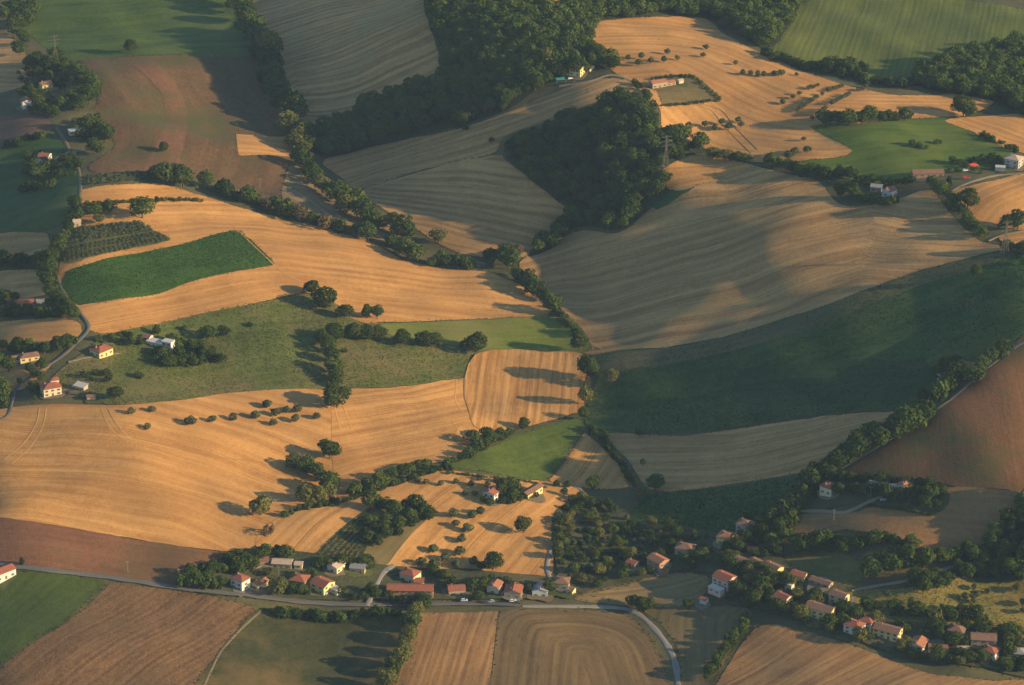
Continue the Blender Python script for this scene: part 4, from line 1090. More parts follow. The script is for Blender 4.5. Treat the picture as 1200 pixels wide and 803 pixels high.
Hd('garden', P('880,606 890,612 900,600 895,622 880,625 862,640'), 13, 'garden tree round the tall shaded house', 'garden trees round the tall shaded house', 0.7)
# dense village gardens, one tree at a time
def garden_fill(poly, spacing, seed, label, group, keys=('garden', 'garden', 'garden', 'shrub', 'paleround'), lo=5, hi=9.5, avoid=()):
    for x, y in scatter(poly, spacing, seed):
        if any((x - ax) ** 2 + (y - ay) ** 2 < ar * ar for ax, ay, ar in avoid): continue
        kx = keys[rng.integers(len(keys))]
        w = rng.uniform(lo, hi) * (0.6 if kx == 'shrub' else 1)
        lab, grp = label, group
        if kx != 'garden':
            s = 'low bush' if kx == 'shrub' else 'pale yellow green tree'
            lab = s + ' among ' + group; grp = s + ' among ' + group
        plant(kx, float(x), float(y), w, w * rng.uniform(0.8, 1.25), lab, grp)
# ------------------------------------------------------------------ buildings
def mat_plain(name, c1, c2, scale=0.6, rough=0.9, stretch=(1, 1, 1), bump=0.1):
    m, nt = newmat(name); k = NT(nt)
    p = k.n('ShaderNodeTexCoord').outputs['Object']
    oi = k.n('ShaderNodeObjectInfo').outputs['Random']
    off = k.n('ShaderNodeVectorMath', operation='ADD')
    k.link(p, off.inputs[0]); cm = k.n('ShaderNodeCombineXYZ'); k.link(k.math('MULTIPLY', oi, 90.0), cm.inputs[0]); k.link(cm.outputs[0], off.inputs[1])
    v = k.vmul(off.outputs[0], stretch)
    a = k.noise(v, scale, 4, 0.65); b = k.noise(v, scale * 6, 2)
    f = k.math('ADD', k.math('MULTIPLY', a, 0.65), k.math('MULTIPLY', b, 0.35))
    k.out(k.bsdf(k.mix(k.mapr(f, 0.36, 0.64), rgb(c1), rgb(c2)), rough, b, 0.5, bump))
    return m


WALL = {
    'cream': mat_plain('cream_plaster', (0.52, 0.42, 0.25), (0.66, 0.55, 0.36)),
    'yellow': mat_plain('yellow_plaster', (0.55, 0.42, 0.16), (0.70, 0.56, 0.25)),
    'white': mat_plain('white_plaster', (0.46, 0.43, 0.37), (0.62, 0.58, 0.51)),
    'stone': mat_plain('stone_wall', (0.30, 0.23, 0.14), (0.46, 0.36, 0.23), 1.2),
    'pink': mat_plain('pink_plaster', (0.50, 0.34, 0.25), (0.62, 0.44, 0.33)),
    'grey': mat_plain('grey_render', (0.30, 0.29, 0.26), (0.42, 0.40, 0.36)),
    'brick': mat_plain('brick_wall', (0.30, 0.17, 0.10), (0.42, 0.25, 0.15), 1.2),
}
ST = (2.2, 0.35, 1)
ROOF = {
    'red': mat_plain('red_tiles', (0.22, 0.078, 0.042), (0.37, 0.125, 0.066), 0.8, 0.85, ST),
    'orange': mat_plain('orange_tiles', (0.27, 0.105, 0.052), (0.44, 0.18, 0.09), 0.8, 0.85, ST),
    'brown': mat_plain('weathered_tiles', (0.16, 0.085, 0.05), (0.28, 0.15, 0.09), 0.8, 0.9, ST),
    'pale': mat_plain('pale_tiles', (0.40, 0.28, 0.18), (0.54, 0.40, 0.28), 0.8, 0.9, ST),
    'grey': mat_plain('grey_sheets', (0.20, 0.19, 0.17), (0.30, 0.28, 0.25), 0.8, 0.8, ST),
    'flat': mat_plain('pale_roofing', (0.42, 0.38, 0.31), (0.56, 0.51, 0.43), 0.5, 0.9),
}
GLASS, _nt = newmat('window_glass'); _k = NT(_nt); _b = _k.n('ShaderNodeBsdfPrincipled')
_b.inputs['Base Color'].default_value = (0.03, 0.035, 0.04, 1); _b.inputs['Roughness'].default_value = 0.12; _k.out(_b.outputs[0])
FRAME = mat_plain('window_frame', (0.35, 0.30, 0.22), (0.45, 0.40, 0.30))
SHUT = mat_plain('green_shutters', (0.06, 0.09, 0.06), (0.09, 0.13, 0.08))
DOOR = mat_plain('brown_wood', (0.12, 0.07, 0.04), (0.20, 0.12, 0.07), 2, 0.7, (1, 1, 0.2))
METAL = mat_plain('dull_metal', (0.25, 0.25, 0.24), (0.35, 0.34, 0.32), 1, 0.5)
WOODP = mat_plain('grey_timber', (0.20, 0.16, 0.12), (0.30, 0.25, 0.19), 3, 0.9, (1, 1, 0.1))


class MB:
    """collects simple solids into one mesh"""
    def __init__(s): s.v, s.f, s.m = [], [], []
    def add(s, V, Fs, mi=0):
        b = len(s.v); s.v += [tuple(p) for p in V]
        for f in Fs: s.f.append([i + b for i in f]); s.m.append(mi)
    def box(s, x0, x1, y0, y1, z0, z1, mi=0):
        V = [(x, y, z) for z in (z0, z1) for y in (y0, y1) for x in (x0, x1)]
        s.add(V, [(0, 2, 3, 1), (4, 5, 7, 6), (0, 1, 5, 4), (2, 6, 7, 3), (0, 4, 6, 2), (1, 3, 7, 5)], mi)
    def cyl(s, x, y, z0, z1, r0, r1, n=8, mi=0, axis='z'):
        V = []
        for z, r in ((z0, r0), (z1, r1)):
            for i in range(n):
                a = i * 2 * math.pi / n
                p = (r * math.cos(a), r * math.sin(a), z)
                V.append((x + p[0], y + p[1], p[2]) if axis == 'z' else (x + p[0], p[2], y + p[1]))
        Fs = [(i, (i + 1) % n, n + (i + 1) % n, n + i) for i in range(n)] + [tuple(range(n))[::-1], tuple(range(n, 2 * n))]
        s.add(V, Fs, mi)
    def prism(s, prof, y0, y1, mi=0):
        """profile in x,z extruded along y"""
        n = len(prof)
        V = [(x, y0, z) for x, z in prof] + [(x, y1, z) for x, z in prof]
        s.add(V, [(i, (i + 1) % n, n + (i + 1) % n, n + i) for i in range(n)] + [tuple(range(n))[::-1], tuple(range(n, 2 * n))], mi)
    def mesh(s, name, mats):
        me = bpy.data.meshes.new(name); me.from_pydata(s.v, [], s.f)
        for m in mats: me.materials.append(m)
        me.polygons.foreach_set('material_index', s.m)
        me.update()
        import bmesh
        b = bmesh.new(); b.from_mesh(me); bmesh.ops.recalc_face_normals(b, faces=b.faces); b.to_mesh(me); b.free()
        return me


def window_mesh(w=0.9, h=1.25):
    b = MB()
    b.box(-w / 2 - .12, w / 2 + .12, -0.02, 0.06, -0.1, h + 0.1, 0)
    b.box(-w / 2, w / 2, 0.061, 0.075, 0, h, 1)
    b.box(-.04, .04, 0.076, 0.09, 0, h, 0)
    for s in (-1, 1):
        x = s * (w / 2 + 0.36)
        b.box(x - .24, x + .24, -0.02, 0.09, -0.05, h + 0.05, 2)
    b.box(-w / 2 - .2, w / 2 + .2, -0.02, 0.2, -0.2, -0.101, 0)
    return b.mesh('window', [FRAME, GLASS, SHUT])
def door_mesh(w=1.3, h=2.3):
    b = MB()
    b.box(-w / 2 - .15, w / 2 + .15, -0.02, 0.06, 0, h + 0.15, 0)
    b.box(-w / 2, w / 2, 0.061, 0.10, 0, h, 1)
    return b.mesh('door', [FRAME, DOOR])
WIN, DOORM = window_mesh(), door_mesh()
WINS = window_mesh(0.8, 0.9)
CHIM = MB(); CHIM.box(-.35, .35, -.3, .3, -0.9, 0.9, 0); CHIM.box(-.45, .45, -.4, .4, 0.901, 1.05, 1)
CHIMM = CHIM.mesh('chimney', [WALL['brick'], ROOF['brown']])


def roof_mesh(w, d, h, kind_, mat, pitch=0.36, ov=0.55, th=0.22):
    b = MB()
    X, Y = w / 2 + ov * 0.7, d / 2 + ov
    rz = h + d / 2 * pitch; ez = h - ov * pitch
    if kind_ == 'gable':
        for s in (-1, 1):
            V = [(-X, s * Y, ez), (X, s * Y, ez), (X, 0, rz), (-X, 0, rz)]
            b.add(V + [(x, y, z + th) for x, y, z in V], [(0, 1, 2, 3), (4, 5, 6, 7), (0, 1, 5, 4), (1, 2, 6, 5), (3, 0, 4, 7)])
    elif kind_ == 'hip':
        X = w / 2 + ov; rx = max(w / 2 - d / 2 * 0.95, 0.15)
        V = [(-X, -Y, ez), (X, -Y, ez), (X, Y, ez), (-X, Y, ez), (-rx, 0, rz), (rx, 0, rz)]
        T_ = [(x, y, z + th) for x, y, z in V]
        b.add(V + T_, [(6, 7, 11, 10), (7, 8, 11), (8, 9, 10, 11), (9, 6, 10), (0, 1, 7, 6), (1, 2, 8, 7), (2, 3, 9, 8), (3, 0, 6, 9), (3, 2, 1, 0)])
    elif kind_ == 'flat':
        b.box(-w / 2 - .15, w / 2 + .15, -d / 2 - .15, d / 2 + .15, h + 0.002, h + 0.35)
    else:   # lean-to, falling towards -y
        V = [(-X, -Y, h - ov * .2), (X, -Y, h - ov * .2), (X, Y, h + d * 0.2), (-X, Y, h + d * 0.2)]
        b.add(V + [(x, y, z + th) for x, y, z in V], [(3, 2, 1, 0), (4, 5, 6, 7), (0, 1, 5, 4), (1, 2, 6, 5), (2, 3, 7, 6), (3, 0, 4, 7)])
    return b.mesh('roof', [mat])


def wall_mesh(w, d, h, kind_, mat, pitch=0.36):
    b = MB(); x, y = w / 2, d / 2; z0 = -2.0
    if kind_ == 'gable':
        V = [(-x, -y, z0), (-x, y, z0), (-x, y, h), (-x, 0, h + y * pitch), (-x, -y, h)]
        V += [(x, p[1], p[2]) for p in V]
        b.add(V, [(0, 1, 2, 3, 4), (9, 8, 7, 6, 5), (0, 4, 9, 5), (1, 6, 7, 2), (4, 3, 8, 9), (3, 2, 7, 8), (0, 5, 6, 1)])
    elif kind_ == 'lean':
        V = [(-x, -y, z0), (-x, y, z0), (-x, y, h + d * .2 - .1), (-x, -y, h - .1)]
        V += [(x, p[1], p[2]) for p in V]
        b.add(V, [(0, 1, 2, 3), (7, 6, 5, 4), (0, 3, 7, 4), (1, 5, 6, 2), (3, 2, 6, 7), (0, 4, 5, 1)])
    else:
        b.box(-x, x, -y, y, z0, h)
    return b.mesh('wall', [mat])


HOUSES = []
CLEAR = []
def put_block(parent, w, d, h, roof, wall, rcol, wins=True, door=True, chim=1, names=('wall', 'roof')):
    wl = obj(names[0], wall_mesh(w, d, h, roof, WALL[wall]), parent)
    rf = obj(names[1], roof_mesh(w, d, h, roof, ROOF[rcol]), parent)
    st = max(1, int(h / 2.8))
    if wins:
        for face, L, off in (('-y', w, d / 2), ('+x', d, w / 2), ('-x', d, w / 2)):
            n = max(1, int(L / 4.2))
            for s_ in range(st):
                for i in range(n):
                    t = (i + 0.5) / n * L - L / 2
                    z = s_ * 2.8 + 1.0
                    if z + 1.5 > h: continue
                    mesh = WIN
                    if door and s_ == 0 and face == '-y' and i == n // 2:
                        o = obj('door', DOORM, parent); z = 0.02
                    else:
                        o = obj('window', mesh, parent)
                    if face == '-y': o.location = (t, -off, z); o.rotation_euler = (0, 0, math.pi)
                    elif face == '+x': o.location = (off, t, z); o.rotation_euler = (0, 0, -math.pi / 2)
                    else: o.location = (-off, t, z); o.rotation_euler = (0, 0, math.pi / 2)
    for c in range(chim):
        o = obj('chimney', CHIMM, rf)
        o.location = ((-0.28 + 0.5 * c) * w, 0.12 * d, h + d * 0.5 * 0.36 * 0.76 + 0.35)
    return wl, rf


def house(px, py, w, d, h, yaw, roof, wall, rcol, label, name='house', cat='house', wins=True, chim=1, wings=(), door=True):
    x, y = base_at(px, py, h + 1.5)
    x, y = float(x), float(y)
    e = empty(name, (x, y, float(hgt(x, y)) + 0.3), rad(yaw), label, cat)
    e.scale = (0.93, 0.93, 0.93)
    put_block(e, w, d, h, roof, wall, rcol, wins, door, chim)
    for (dx, dy, ww, dd, hh, ryaw, rf, wc, rc) in wings:
        g = bpy.data.objects.new('wing', wall_mesh(ww, dd, hh, rf, WALL[wc])); COL.objects.link(g); g.parent = e
        g.location = (dx, dy, 0.003); g.rotation_euler = (0, 0, rad(ryaw))
        obj('roof', roof_mesh(ww, dd, hh, rf, ROOF[rc]), g)
        n = max(1, int(ww / 3.5))
        for i in range(n):
            o = obj('window', WIN if hh > 3.4 else WINS, g); o.location = ((i + .5) / n * ww - ww / 2, -dd / 2, 1.0 if hh < 4 else 3.4); o.rotation_euler = (0, 0, math.pi)
    HOUSES.append((x, y, max(w, d) * 0.5 + 0.8))
    c_, s_ = math.cos(rad(yaw)), math.sin(rad(yaw))
    CLEAR.append((x + c_ * w * .5 + 5, y + s_ * w * .5 - 1, 4.5))
    return e


Hs = house
# top left
Hs(54, 101, 10, 9, 6, 30, 'gable', 'yellow', 'brown', 'sunlit yellow house with brown roof among trees at the top left')
Hs(31, 121, 9, 8, 6.5, -70, 'gable', 'white', 'brown', 'white house with brown roof below and left of the sunlit yellow house', wings=[(-7, 1, 5, 6, 3, 0, 'gable', 'white', 'brown')])
Hs(92, 153, 17, 7, 3.2, 22, 'flat', 'cream', 'flat', 'long low pale house with a flat roof by the brown field', chim=0)
Hs(53, 185, 9, 9, 5.6, -12, 'gable', 'white', 'red', 'white house with red roof and pale sheds at the left edge', wings=[(2, -9, 13, 5, 2.3, 5, 'lean', 'grey', 'flat')])
Hs(90, 261, 6, 6, 4, 20, 'gable', 'stone', 'pale', 'tiny stone house beside the trees above the olive grove')
Hs(29, 355, 14, 8, 3.2, 12, 'gable', 'cream', 'red', 'low red roofed farmhouse at the left edge between two stubble strips', wings=[(12, -2, 6, 6, 2.4, 0, 'lean', 'grey', 'grey')])
Hs(34, 418, 14, 8, 3.4, 20, 'hip', 'yellow', 'brown', 'hedged bungalow with brown hipped roof above the small striped field', wings=[(-9, 2, 6, 5, 2.6, 0, 'gable', 'cream', 'brown')])
Hs(119, 411, 13, 11, 4.2, 48, 'hip', 'yellow', 'red', 'bungalow with red hipped roof at the end of the pale drive on the pasture')
Hs(183, 402, 13, 7, 4, -24, 'flat', 'white', 'flat', 'long white flat roofed house by the dark trees on the pasture', chim=0, wings=[(10, 1, 8, 6, 5.5, 0, 'flat', 'white', 'flat'), (-9, 3, 6, 6, 5, 0, 'gable', 'white', 'brown')])
Hs(60, 456, 13, 10, 6.2, 24, 'hip', 'cream', 'red', 'big cream three storey house with red roof below the ridge lane', chim=1, wings=[(4, 5, 6, 5, 8.4, 0, 'hip', 'cream', 'red')])
Hs(95, 453, 9, 5, 2.6, -30, 'lean', 'stone', 'flat', 'curved looking low shed in the yard of the big cream house', 'shed', 'shed', chim=0, wins=False)
Hs(107, 465, 6, 4, 2.4, 10, 'gable', 'stone', 'brown', 'tiny brown roofed hut at the yard corner of the big cream house', 'shed', 'shed', chim=0, wins=False)
# hilltop
Hs(676, 83, 11, 9, 6.4, -28, 'gable', 'yellow', 'red', 'hilltop farmhouse with a bright yellow end wall and red roof', wings=[(3, 12, 12, 8, 4.5, -3, 'gable', 'pink', 'red')])
Hs(771, 98, 14, 8, 4.6, 24, 'gable', 'stone', 'orange', 'long stone farmhouse with orange roof inside the fenced hilltop plot', wings=[(11.5, -0.5, 8, 6, 3, 0, 'gable', 'stone', 'orange')])
Hs(797, 95, 4.5, 4, 2.6, 30, 'gable', 'cream', 'pale', 'small cream hut right of the stone farmhouse on the hilltop', 'shed', 'shed', chim=0, wins=False)
Hs(748, 149, 12, 8, 6, -10, 'gable', 'stone', 'brown', 'old brown roofed house buried in the middle hollow wood')
# right
Hs(1042, 225, 9, 8, 5, 42, 'gable', 'white', 'brown', 'cottage with a brightly lit white wall on the edge of the huge stubble field')
Hs(1027, 220, 9, 7, 4, -15, 'gable', 'stone', 'grey', 'grey stone barn left of the lit white cottage', 'barn', 'barn', chim=0)
Hs(1087, 203, 25, 9, 3.4, 2, 'gable', 'brick', 'brown', 'long low barn with dark red roof below the green meadow', 'barn', 'barn', chim=0)
Hs(1188, 189, 12, 11, 7, -32, 'hip', 'grey', 'pale', 'grey stone house with pale hipped roof at the right edge')
Hs(1172, 197, 8, 5, 3, -10, 'flat', 'grey', 'flat', 'low grey outbuilding left of the pale roofed stone house', 'shed', 'shed', chim=0, wins=False)
Hs(1132, 431, 11, 9, 6, -30, 'gable', 'pink', 'brown', 'shaded house with brown roof hidden in trees by the lane on the right')
Hs(1103, 442, 5, 4, 2.6, 40, 'lean', 'white', 'flat', 'upper small white shed left of the shaded lane house', 'shed', 'shed', chim=0, wins=False)
Hs(1109, 450, 6, 4, 2.6, 30, 'lean', 'white', 'grey', 'lower small grey roofed shed left of the shaded lane house', 'shed', 'shed', chim=0, wins=False)
Hs(971, 572, 9, 9, 5.5, 52, 'hip', 'cream', 'red', 'small house with bright red roof at the left end of the hedged garden')
Hs(1061, 570, 12, 9, 5.5, 66, 'gable', 'cream', 'orange', 'walled garden house with orange roof and a narrow lit wall', wings=[(-1, -9, 7, 6, 3.2, -60, 'hip', 'yellow', 'orange'), (-4, 9, 9, 7, 3, -60, 'flat', 'grey', 'flat')])
Hs(1027, 567, 10, 6, 3, -8, 'flat', 'white', 'flat', 'low white flat roofed annexe left of the walled garden house', 'shed', 'shed', chim=0)
# middle
Hs(577, 579, 10, 9, 6, 58, 'gable', 'white', 'red', 'small red roofed house standing alone above the tan olive field')
Hs(623, 576, 17, 6.5, 4, 52, 'gable', 'yellow', 'brown', 'narrow yellow farm building with brown roof by the pale lane', 'farm_building', 'farm building', chim=0)
# roadside row
Hs(3, 671, 15, 9, 5, 42, 'gable', 'white', 'red', 'white house with red roof cut by the left edge beside the road')
Hs(282, 682, 10, 8, 7.4, -38, 'hip', 'white', 'red', 'white three storey house with red roof at the left end of the roadside row')
Hs(305, 684, 10, 6, 4, 50, 'gable', 'yellow', 'orange', 'small orange roofed house right of the white three storey house')
Hs(331, 660, 13, 7, 3.6, -6, 'gable', 'stone', 'pale', 'long grey brown barn with a sunlit end behind the red roofs', 'barn', 'barn', chim=0, wings=[(11, 0, 5, 5, 2.8, 0, 'gable', 'cream', 'pale')])
Hs(308, 656, 8, 6, 3, 5, 'gable', 'brick', 'brown', 'dark shed under the trees left of the long grey brown barn', 'shed', 'shed', chim=0, wins=False)
Hs(394, 664, 9, 8, 4.2, 56, 'gable', 'cream', 'pale', 'pale roofed house with one lit wall below the vineyard')
Hs(420, 665, 10, 8, 3.8, -10, 'gable', 'stone', 'grey', 'grey roofed cottage in shade beside the yellowish garden tree')
Hs(351, 680, 11, 10, 5, -18, 'hip', 'stone', 'red', 'house with red hipped roof left of the bright yellow walled house')
Hs(378, 686, 12, 11, 5.6, -38, 'gable', 'yellow', 'red', 'house with bright yellow end wall and orange red roof beside the road', wings=[(9, 3, 6, 5, 3, 0, 'flat', 'cream', 'flat')])
Hs(481, 674, 11, 9, 5.5, -32, 'hip', 'cream', 'red', 'red roofed house just behind the long red roofed building', wings=[(9, -3, 6, 4, 3, 30, 'lean', 'cream', 'red')])
Hs(481, 692, 30, 9, 5.6, -2, 'gable', 'brick', 'red', 'very long building with one straight red roof by the road', 'long_building', 'building', chim=0)
Hs(535, 691, 11, 8, 4.4, 8, 'gable', 'stone', 'red', 'red roofed house right of the very long red roofed building')
Hs(580, 688, 9, 8, 5.2, 70, 'gable', 'cream', 'orange', 'house with an orange roof slope among trees in the roadside row')
Hs(602, 693, 11, 11, 4.6, 82, 'gable', 'stone', 'red', 'wide gabled house with one bright red roof slope by the road')
Hs(633, 692, 9, 10, 4.6, 86, 'gable', 'white', 'grey', 'small white gabled house with grey roof facing the road')
Hs(658, 685, 10, 9, 7.6, -8, 'hip', 'stone', 'brown', 'tall brown house at the right end of the roadside row', wings=[(7, -3, 4, 5, 3, -20, 'gable', 'yellow', 'brown')])
# right hand village
Hs(741, 661, 7, 6, 4, -35, 'gable', 'stone', 'red', 'tiny red roofed house almost hidden in the dark gardens')
Hs(771, 659, 12, 9, 6.4, -48, 'gable', 'brick', 'orange', 'tall dark walled house with an orange roof edge in the dark gardens')
Hs(803, 643, 12, 9, 4.6, -20, 'hip', 'stone', 'brown', 'brown roofed house deep among garden trees below the dark crop')
Hs(852, 631, 12, 10, 5.4, -26, 'hip', 'yellow', 'orange', 'orange roofed yellow house on the upper edge of the right hand village')
Hs(873, 617, 10, 9, 7, -30, 'hip', 'grey', 'brown', 'tall grey shaded house highest in the right hand village')
Hs(849, 680, 13, 10, 7, -42, 'gable', 'pink', 'red', 'pink house with long red roof facing the dry field', wings=[(1, -10, 10, 5, 3, 0, 'flat', 'pink', 'flat')])
Hs(825, 703, 4.5, 4, 3, -30, 'gable', 'white', 'red', 'tiny white garage with red roof left of the pink house', 'garage', 'garage', chim=0, wins=False)
Hs(869, 659, 10, 7, 4.6, -30, 'gable', 'yellow', 'brown', 'first of three joined brown roofed houses, at the left end')
Hs(886, 661, 9, 8, 4.2, -46, 'gable', 'stone', 'brown', 'middle of three joined brown roofed houses')
Hs(905, 667, 12, 9, 5, -44, 'gable', 'yellow', 'brown', 'right one of three joined brown roofed houses, with a bright yellow end')
Hs(882, 645, 7, 6, 3, -10, 'gable', 'stone', 'orange', 'small orange roofed outhouse above the three joined houses', 'shed', 'shed', chim=0)
Hs(936, 675, 10, 7, 4.4, -26, 'gable', 'yellow', 'red', 'upper half of the long brown red roofed terrace')
Hs(962, 682, 15, 6, 2.8, -36, 'gable', 'stone', 'brown', 'lower half of the long brown red roofed terrace', chim=0)
Hs(925, 687, 5, 4, 4.4, -34, 'flat', 'cream', 'flat', 'small square cream tower house with flat roof', chim=0)
Hs(917, 702, 10, 9, 5.2, -42, 'gable', 'cream', 'red', 'small house with a plain red gable roof above the tan corner field')
Hs(983, 700, 11, 8, 5.6, -36, 'gable', 'yellow', 'brown', 'tall yellow ended house near the start of the orchard track')
Hs(961, 716, 18, 9, 7, -30, 'gable', 'yellow', 'brown', 'tall long house with brown roof and high yellow end above the tan corner field')
Hs(1001, 735, 11, 9, 6.2, -36, 'hip', 'white', 'red', 'big white villa with red roof facing the tan corner field', chim=2)
Hs(1016, 729, 9, 8, 5.6, -30, 'hip', 'white', 'red', 'smaller white house with red roof right behind the big white villa')
Hs(1040, 740, 17, 9, 5.6, -28, 'gable', 'yellow', 'brown', 'dark red roofed long house with big yellow end right of the white villa')
Hs(1076, 756, 11, 9, 5.6, 64, 'gable', 'white', 'orange', 'white house with orange roof at the edge of the tan corner field')
Hs(1099, 758, 12, 6, 3, -6, 'gable', 'stone', 'brown', 'low brown shed right of the white house with orange roof', 'shed', 'shed', chim=0)
Hs(1121, 739, 10, 9, 4.4, -24, 'hip', 'stone', 'brown', 'brown hipped cottage among trees below the orchard')
Hs(1129, 762, 8, 4, 2.4, 0, 'lean', 'pink', 'pale', 'tiny lean to shed between the brown hipped cottage and the corner villa', 'shed', 'shed', chim=0, wins=False)
Hs(1152, 750, 16, 9, 6, -6, 'gable', 'stone', 'brown', 'long brown house behind the white villa at the bottom right')
Hs(1160, 765, 9, 8, 6.0, -30, 'hip', 'white', 'red', 'white villa with bright red roof at the bottom right corner')
Hs(1193, 765, 9, 8, 4, -10, 'hip', 'grey', 'grey', 'grey bungalow cut by the right edge at the bottom')

# ---- gardens between the houses
ALLH = HOUSES + CLEAR
garden_fill(P('650,600 700,586 742,612 800,622 850,640 845,662 790,671 700,690 672,690 652,655'), 8.4, 201, 'dark garden tree in the middle gardens', 'the dark middle gardens', lo=3.2, hi=7.5, avoid=ALLH)
garden_fill(P('850,652 905,672 935,688 985,712 1000,722 1080,738 1150,735 1205,750 1205,790 1140,782 1060,770 990,748 930,727 882,714 850,705'), 5.8, 202, 'dark garden tree between the houses of the right hand village', 'the right hand village houses', avoid=ALLH)
garden_fill(P('850,640 870,632 905,640 905,655 870,652'), 6, 203, 'garden tree above the three joined brown roofed houses', 'the trees above the joined houses', avoid=ALLH)
garden_fill(P('1000,715 1040,722 1100,730 1150,732 1150,722 1100,722 1040,714 1005,706'), 5.4, 204, 'tree in the dark belt between the villas and the orchard', 'the dark belt between the villas and the orchard', avoid=ALLH)
garden_fill(P('195,405 215,400 240,410 262,421 250,430 205,432 175,426 180,415'), 6.2, 205, 'dark tree in the block below the long white house', 'the block below the long white house', keys=('garden', 'garden', 'wood' if False else 'garden'), lo=5, hi=8, avoid=ALLH)
garden_fill(P('108,398 140,392 170,398 165,407 140,406 112,404'), 5.5, 206, 'olive like tree in the strip above the red hipped bungalow', 'the strip above the red hipped bungalow', keys=('garden', 'shrub'), lo=4, hi=6.5, avoid=ALLH)
garden_fill(P('88,440 110,436 130,438 135,450 115,450 95,446'), 6.5, 207, 'low tree behind the big cream house', 'the big cream house', keys=('shrub', 'garden'), lo=4, hi=7, avoid=ALLH)
garden_fill(P('30,445 45,440 50,465 35,468'), 6, 208, 'garden tree left of the big cream house', 'the left garden of the big cream house', keys=('garden', 'shrub'), lo=4, hi=6.5, avoid=ALLH)
garden_fill(P('1036,575 1060,580 1095,582 1090,598 1060,592 1040,588'), 7, 209, 'garden tree in the walled garden', 'the walled garden', keys=('garden', 'shrub', 'shrub'), lo=4, hi=6.5, avoid=ALLH)
garden_fill(P('215,672 250,663 290,655 300,668 270,674 240,684 216,686'), 6.2, 210, 'tree of the dark copse left of the roadside houses', 'the copse left of the roadside houses', keys=('garden', 'garden', 'shrub'), lo=6, hi=9, avoid=ALLH)

garden_fill(P('25,78 60,70 100,82 112,100 104,116 88,128 60,140 30,132 22,110'), 9.5, 211, 'tree in the gardens of the two upper left houses', 'the upper left gardens', keys=('garden', 'garden', 'shrub', 'shrub'), lo=4.5, hi=8.5, avoid=ALLH)
garden_fill(P('84,142 120,144 134,158 122,166 96,164'), 9, 212, 'tree in the garden of the long pale house', 'the garden of the long pale house', keys=('garden', 'shrub'), lo=4, hi=8, avoid=ALLH)
garden_fill(P('22,178 60,176 88,182 96,200 84,212 40,210 24,200'), 9.5, 213, 'tree in the garden by the pale sheds', 'the garden by the pale sheds', keys=('garden', 'shrub', 'shrub'), lo=4, hi=7.5, avoid=ALLH)
garden_fill(P('0,345 18,345 20,362 48,362 62,352 70,360 60,372 0,372'), 7.5, 214, 'tree round the low red roofed farmhouse', 'the low red roofed farmhouse', keys=('garden', 'shrub'), lo=4, hi=7.5, avoid=ALLH)
garden_fill(P('1095,200 1120,196 1150,192 1175,190 1170,200 1130,206'), 10, 215, 'bush on the farm yard right of the long barn', 'the yard of the long barn', keys=('shrub', 'shrub', 'garden'), lo=3.5, hi=6, avoid=ALLH)

# ------------------------------------------------------------------ olive trees
def olives(items, x0, y0, wpx, label, group, hr=0.95, k=3.65):
    for cx, cy in items:
        tree_px('olive', x0 + cx / k, y0 + cy / k, wpx * 1.1 * rng.uniform(0.85, 1.15), label, hr * 1.12, group)
olives([(665, 225), (553, 243), (497, 250), (540, 272), (593, 263), (650, 258), (708, 252)], 600, 0, 6, 'small olive tree of the loose cluster right of the hilltop farmhouse', 'olives right of the hilltop farmhouse')
T('olive', 827, 56, 6.5, 'upper of two olive trees standing apart at the top of the golden hilltop', 0.95)
T('olive', 824, 65.5, 6.5, 'lower of two olive trees standing apart at the top of the golden hilltop', 0.95)
T('olive', 862, 74.5, 6.5, 'lone olive tree left of the short line of olives on the golden hilltop', 0.9)
olives([(988, 315), (1020, 315), (1050, 318), (1078, 322), (1122, 318), (1140, 318), (1158, 315)], 600, 0, 6, 'olive tree in the short level line on the golden hilltop', 'olives of the short level line on the golden hilltop')
olives([(105, 318), (130, 316)], 880, 0, 6, 'olive tree in the short level line on the golden hilltop', 'olives of the short level line on the golden hilltop')
T('olive', 933.5, 88, 4.5, 'small olive tree alone right of the short level line', 0.95)
olives([(825, 535), (868, 550), (895, 525), (925, 545), (967, 517), (980, 537), (757, 545)], 600, 0, 7, 'olive tree of the cluster above the end of the mid wood', 'olives above the end of the mid wood')
def line(a, b, n): return [(a[0] + (b[0] - a[0]) * i / (n - 1), a[1] + (b[1] - a[1]) * i / (n - 1)) for i in range(n)]
for q, (a, b, n) in enumerate([((247, 380), (285, 368), 4), ((330, 390), (390, 370), 6), ((195, 475), (280, 418), 9), ((345, 443), (420, 404), 8), ((288, 486), (320, 464), 4)]):
    lab = ['upper left', 'upper right', 'longest lower left', 'lower right', 'shortest bottom'][q]
    olives(line(a, b, n), 880, 0, 4.6, 'olive tree in the ' + lab + ' row of the little hilltop orchard', lab + ' row of the hilltop orchard')
for (cx, cy), s in zip([(207, 402), (180, 417), (137, 442), (305, 405), (460, 385), (478, 383), (500, 360), (490, 372), (262, 507), (225, 597)],
                       ['upper single olive left of the little hilltop orchard', 'middle single olive left of the little hilltop orchard', 'lowest single olive left of the little hilltop orchard',
                        'tiny olive between the two upper orchard rows', 'left olive of the pair right of the hilltop orchard', 'right olive of the pair right of the hilltop orchard',
                        'upper olive at the right tip of the hilltop orchard', 'lower olive at the right tip of the hilltop orchard', 'tiny single olive below the hilltop orchard', 'small single olive near the green meadow tip']):
    T('olive', 880 + cx / 3.65, cy / 3.65, 5.5, s, 0.95)
T('olive', 946, 176, 10, 'wide olive tree on the golden hilltop left of the green meadow tip', 0.8)
olives([(160, 670), (185, 655)], 880, 0, 8, 'olive tree of the touching pair above the hilltop hedge', 'touching olive pair above the hilltop hedge')
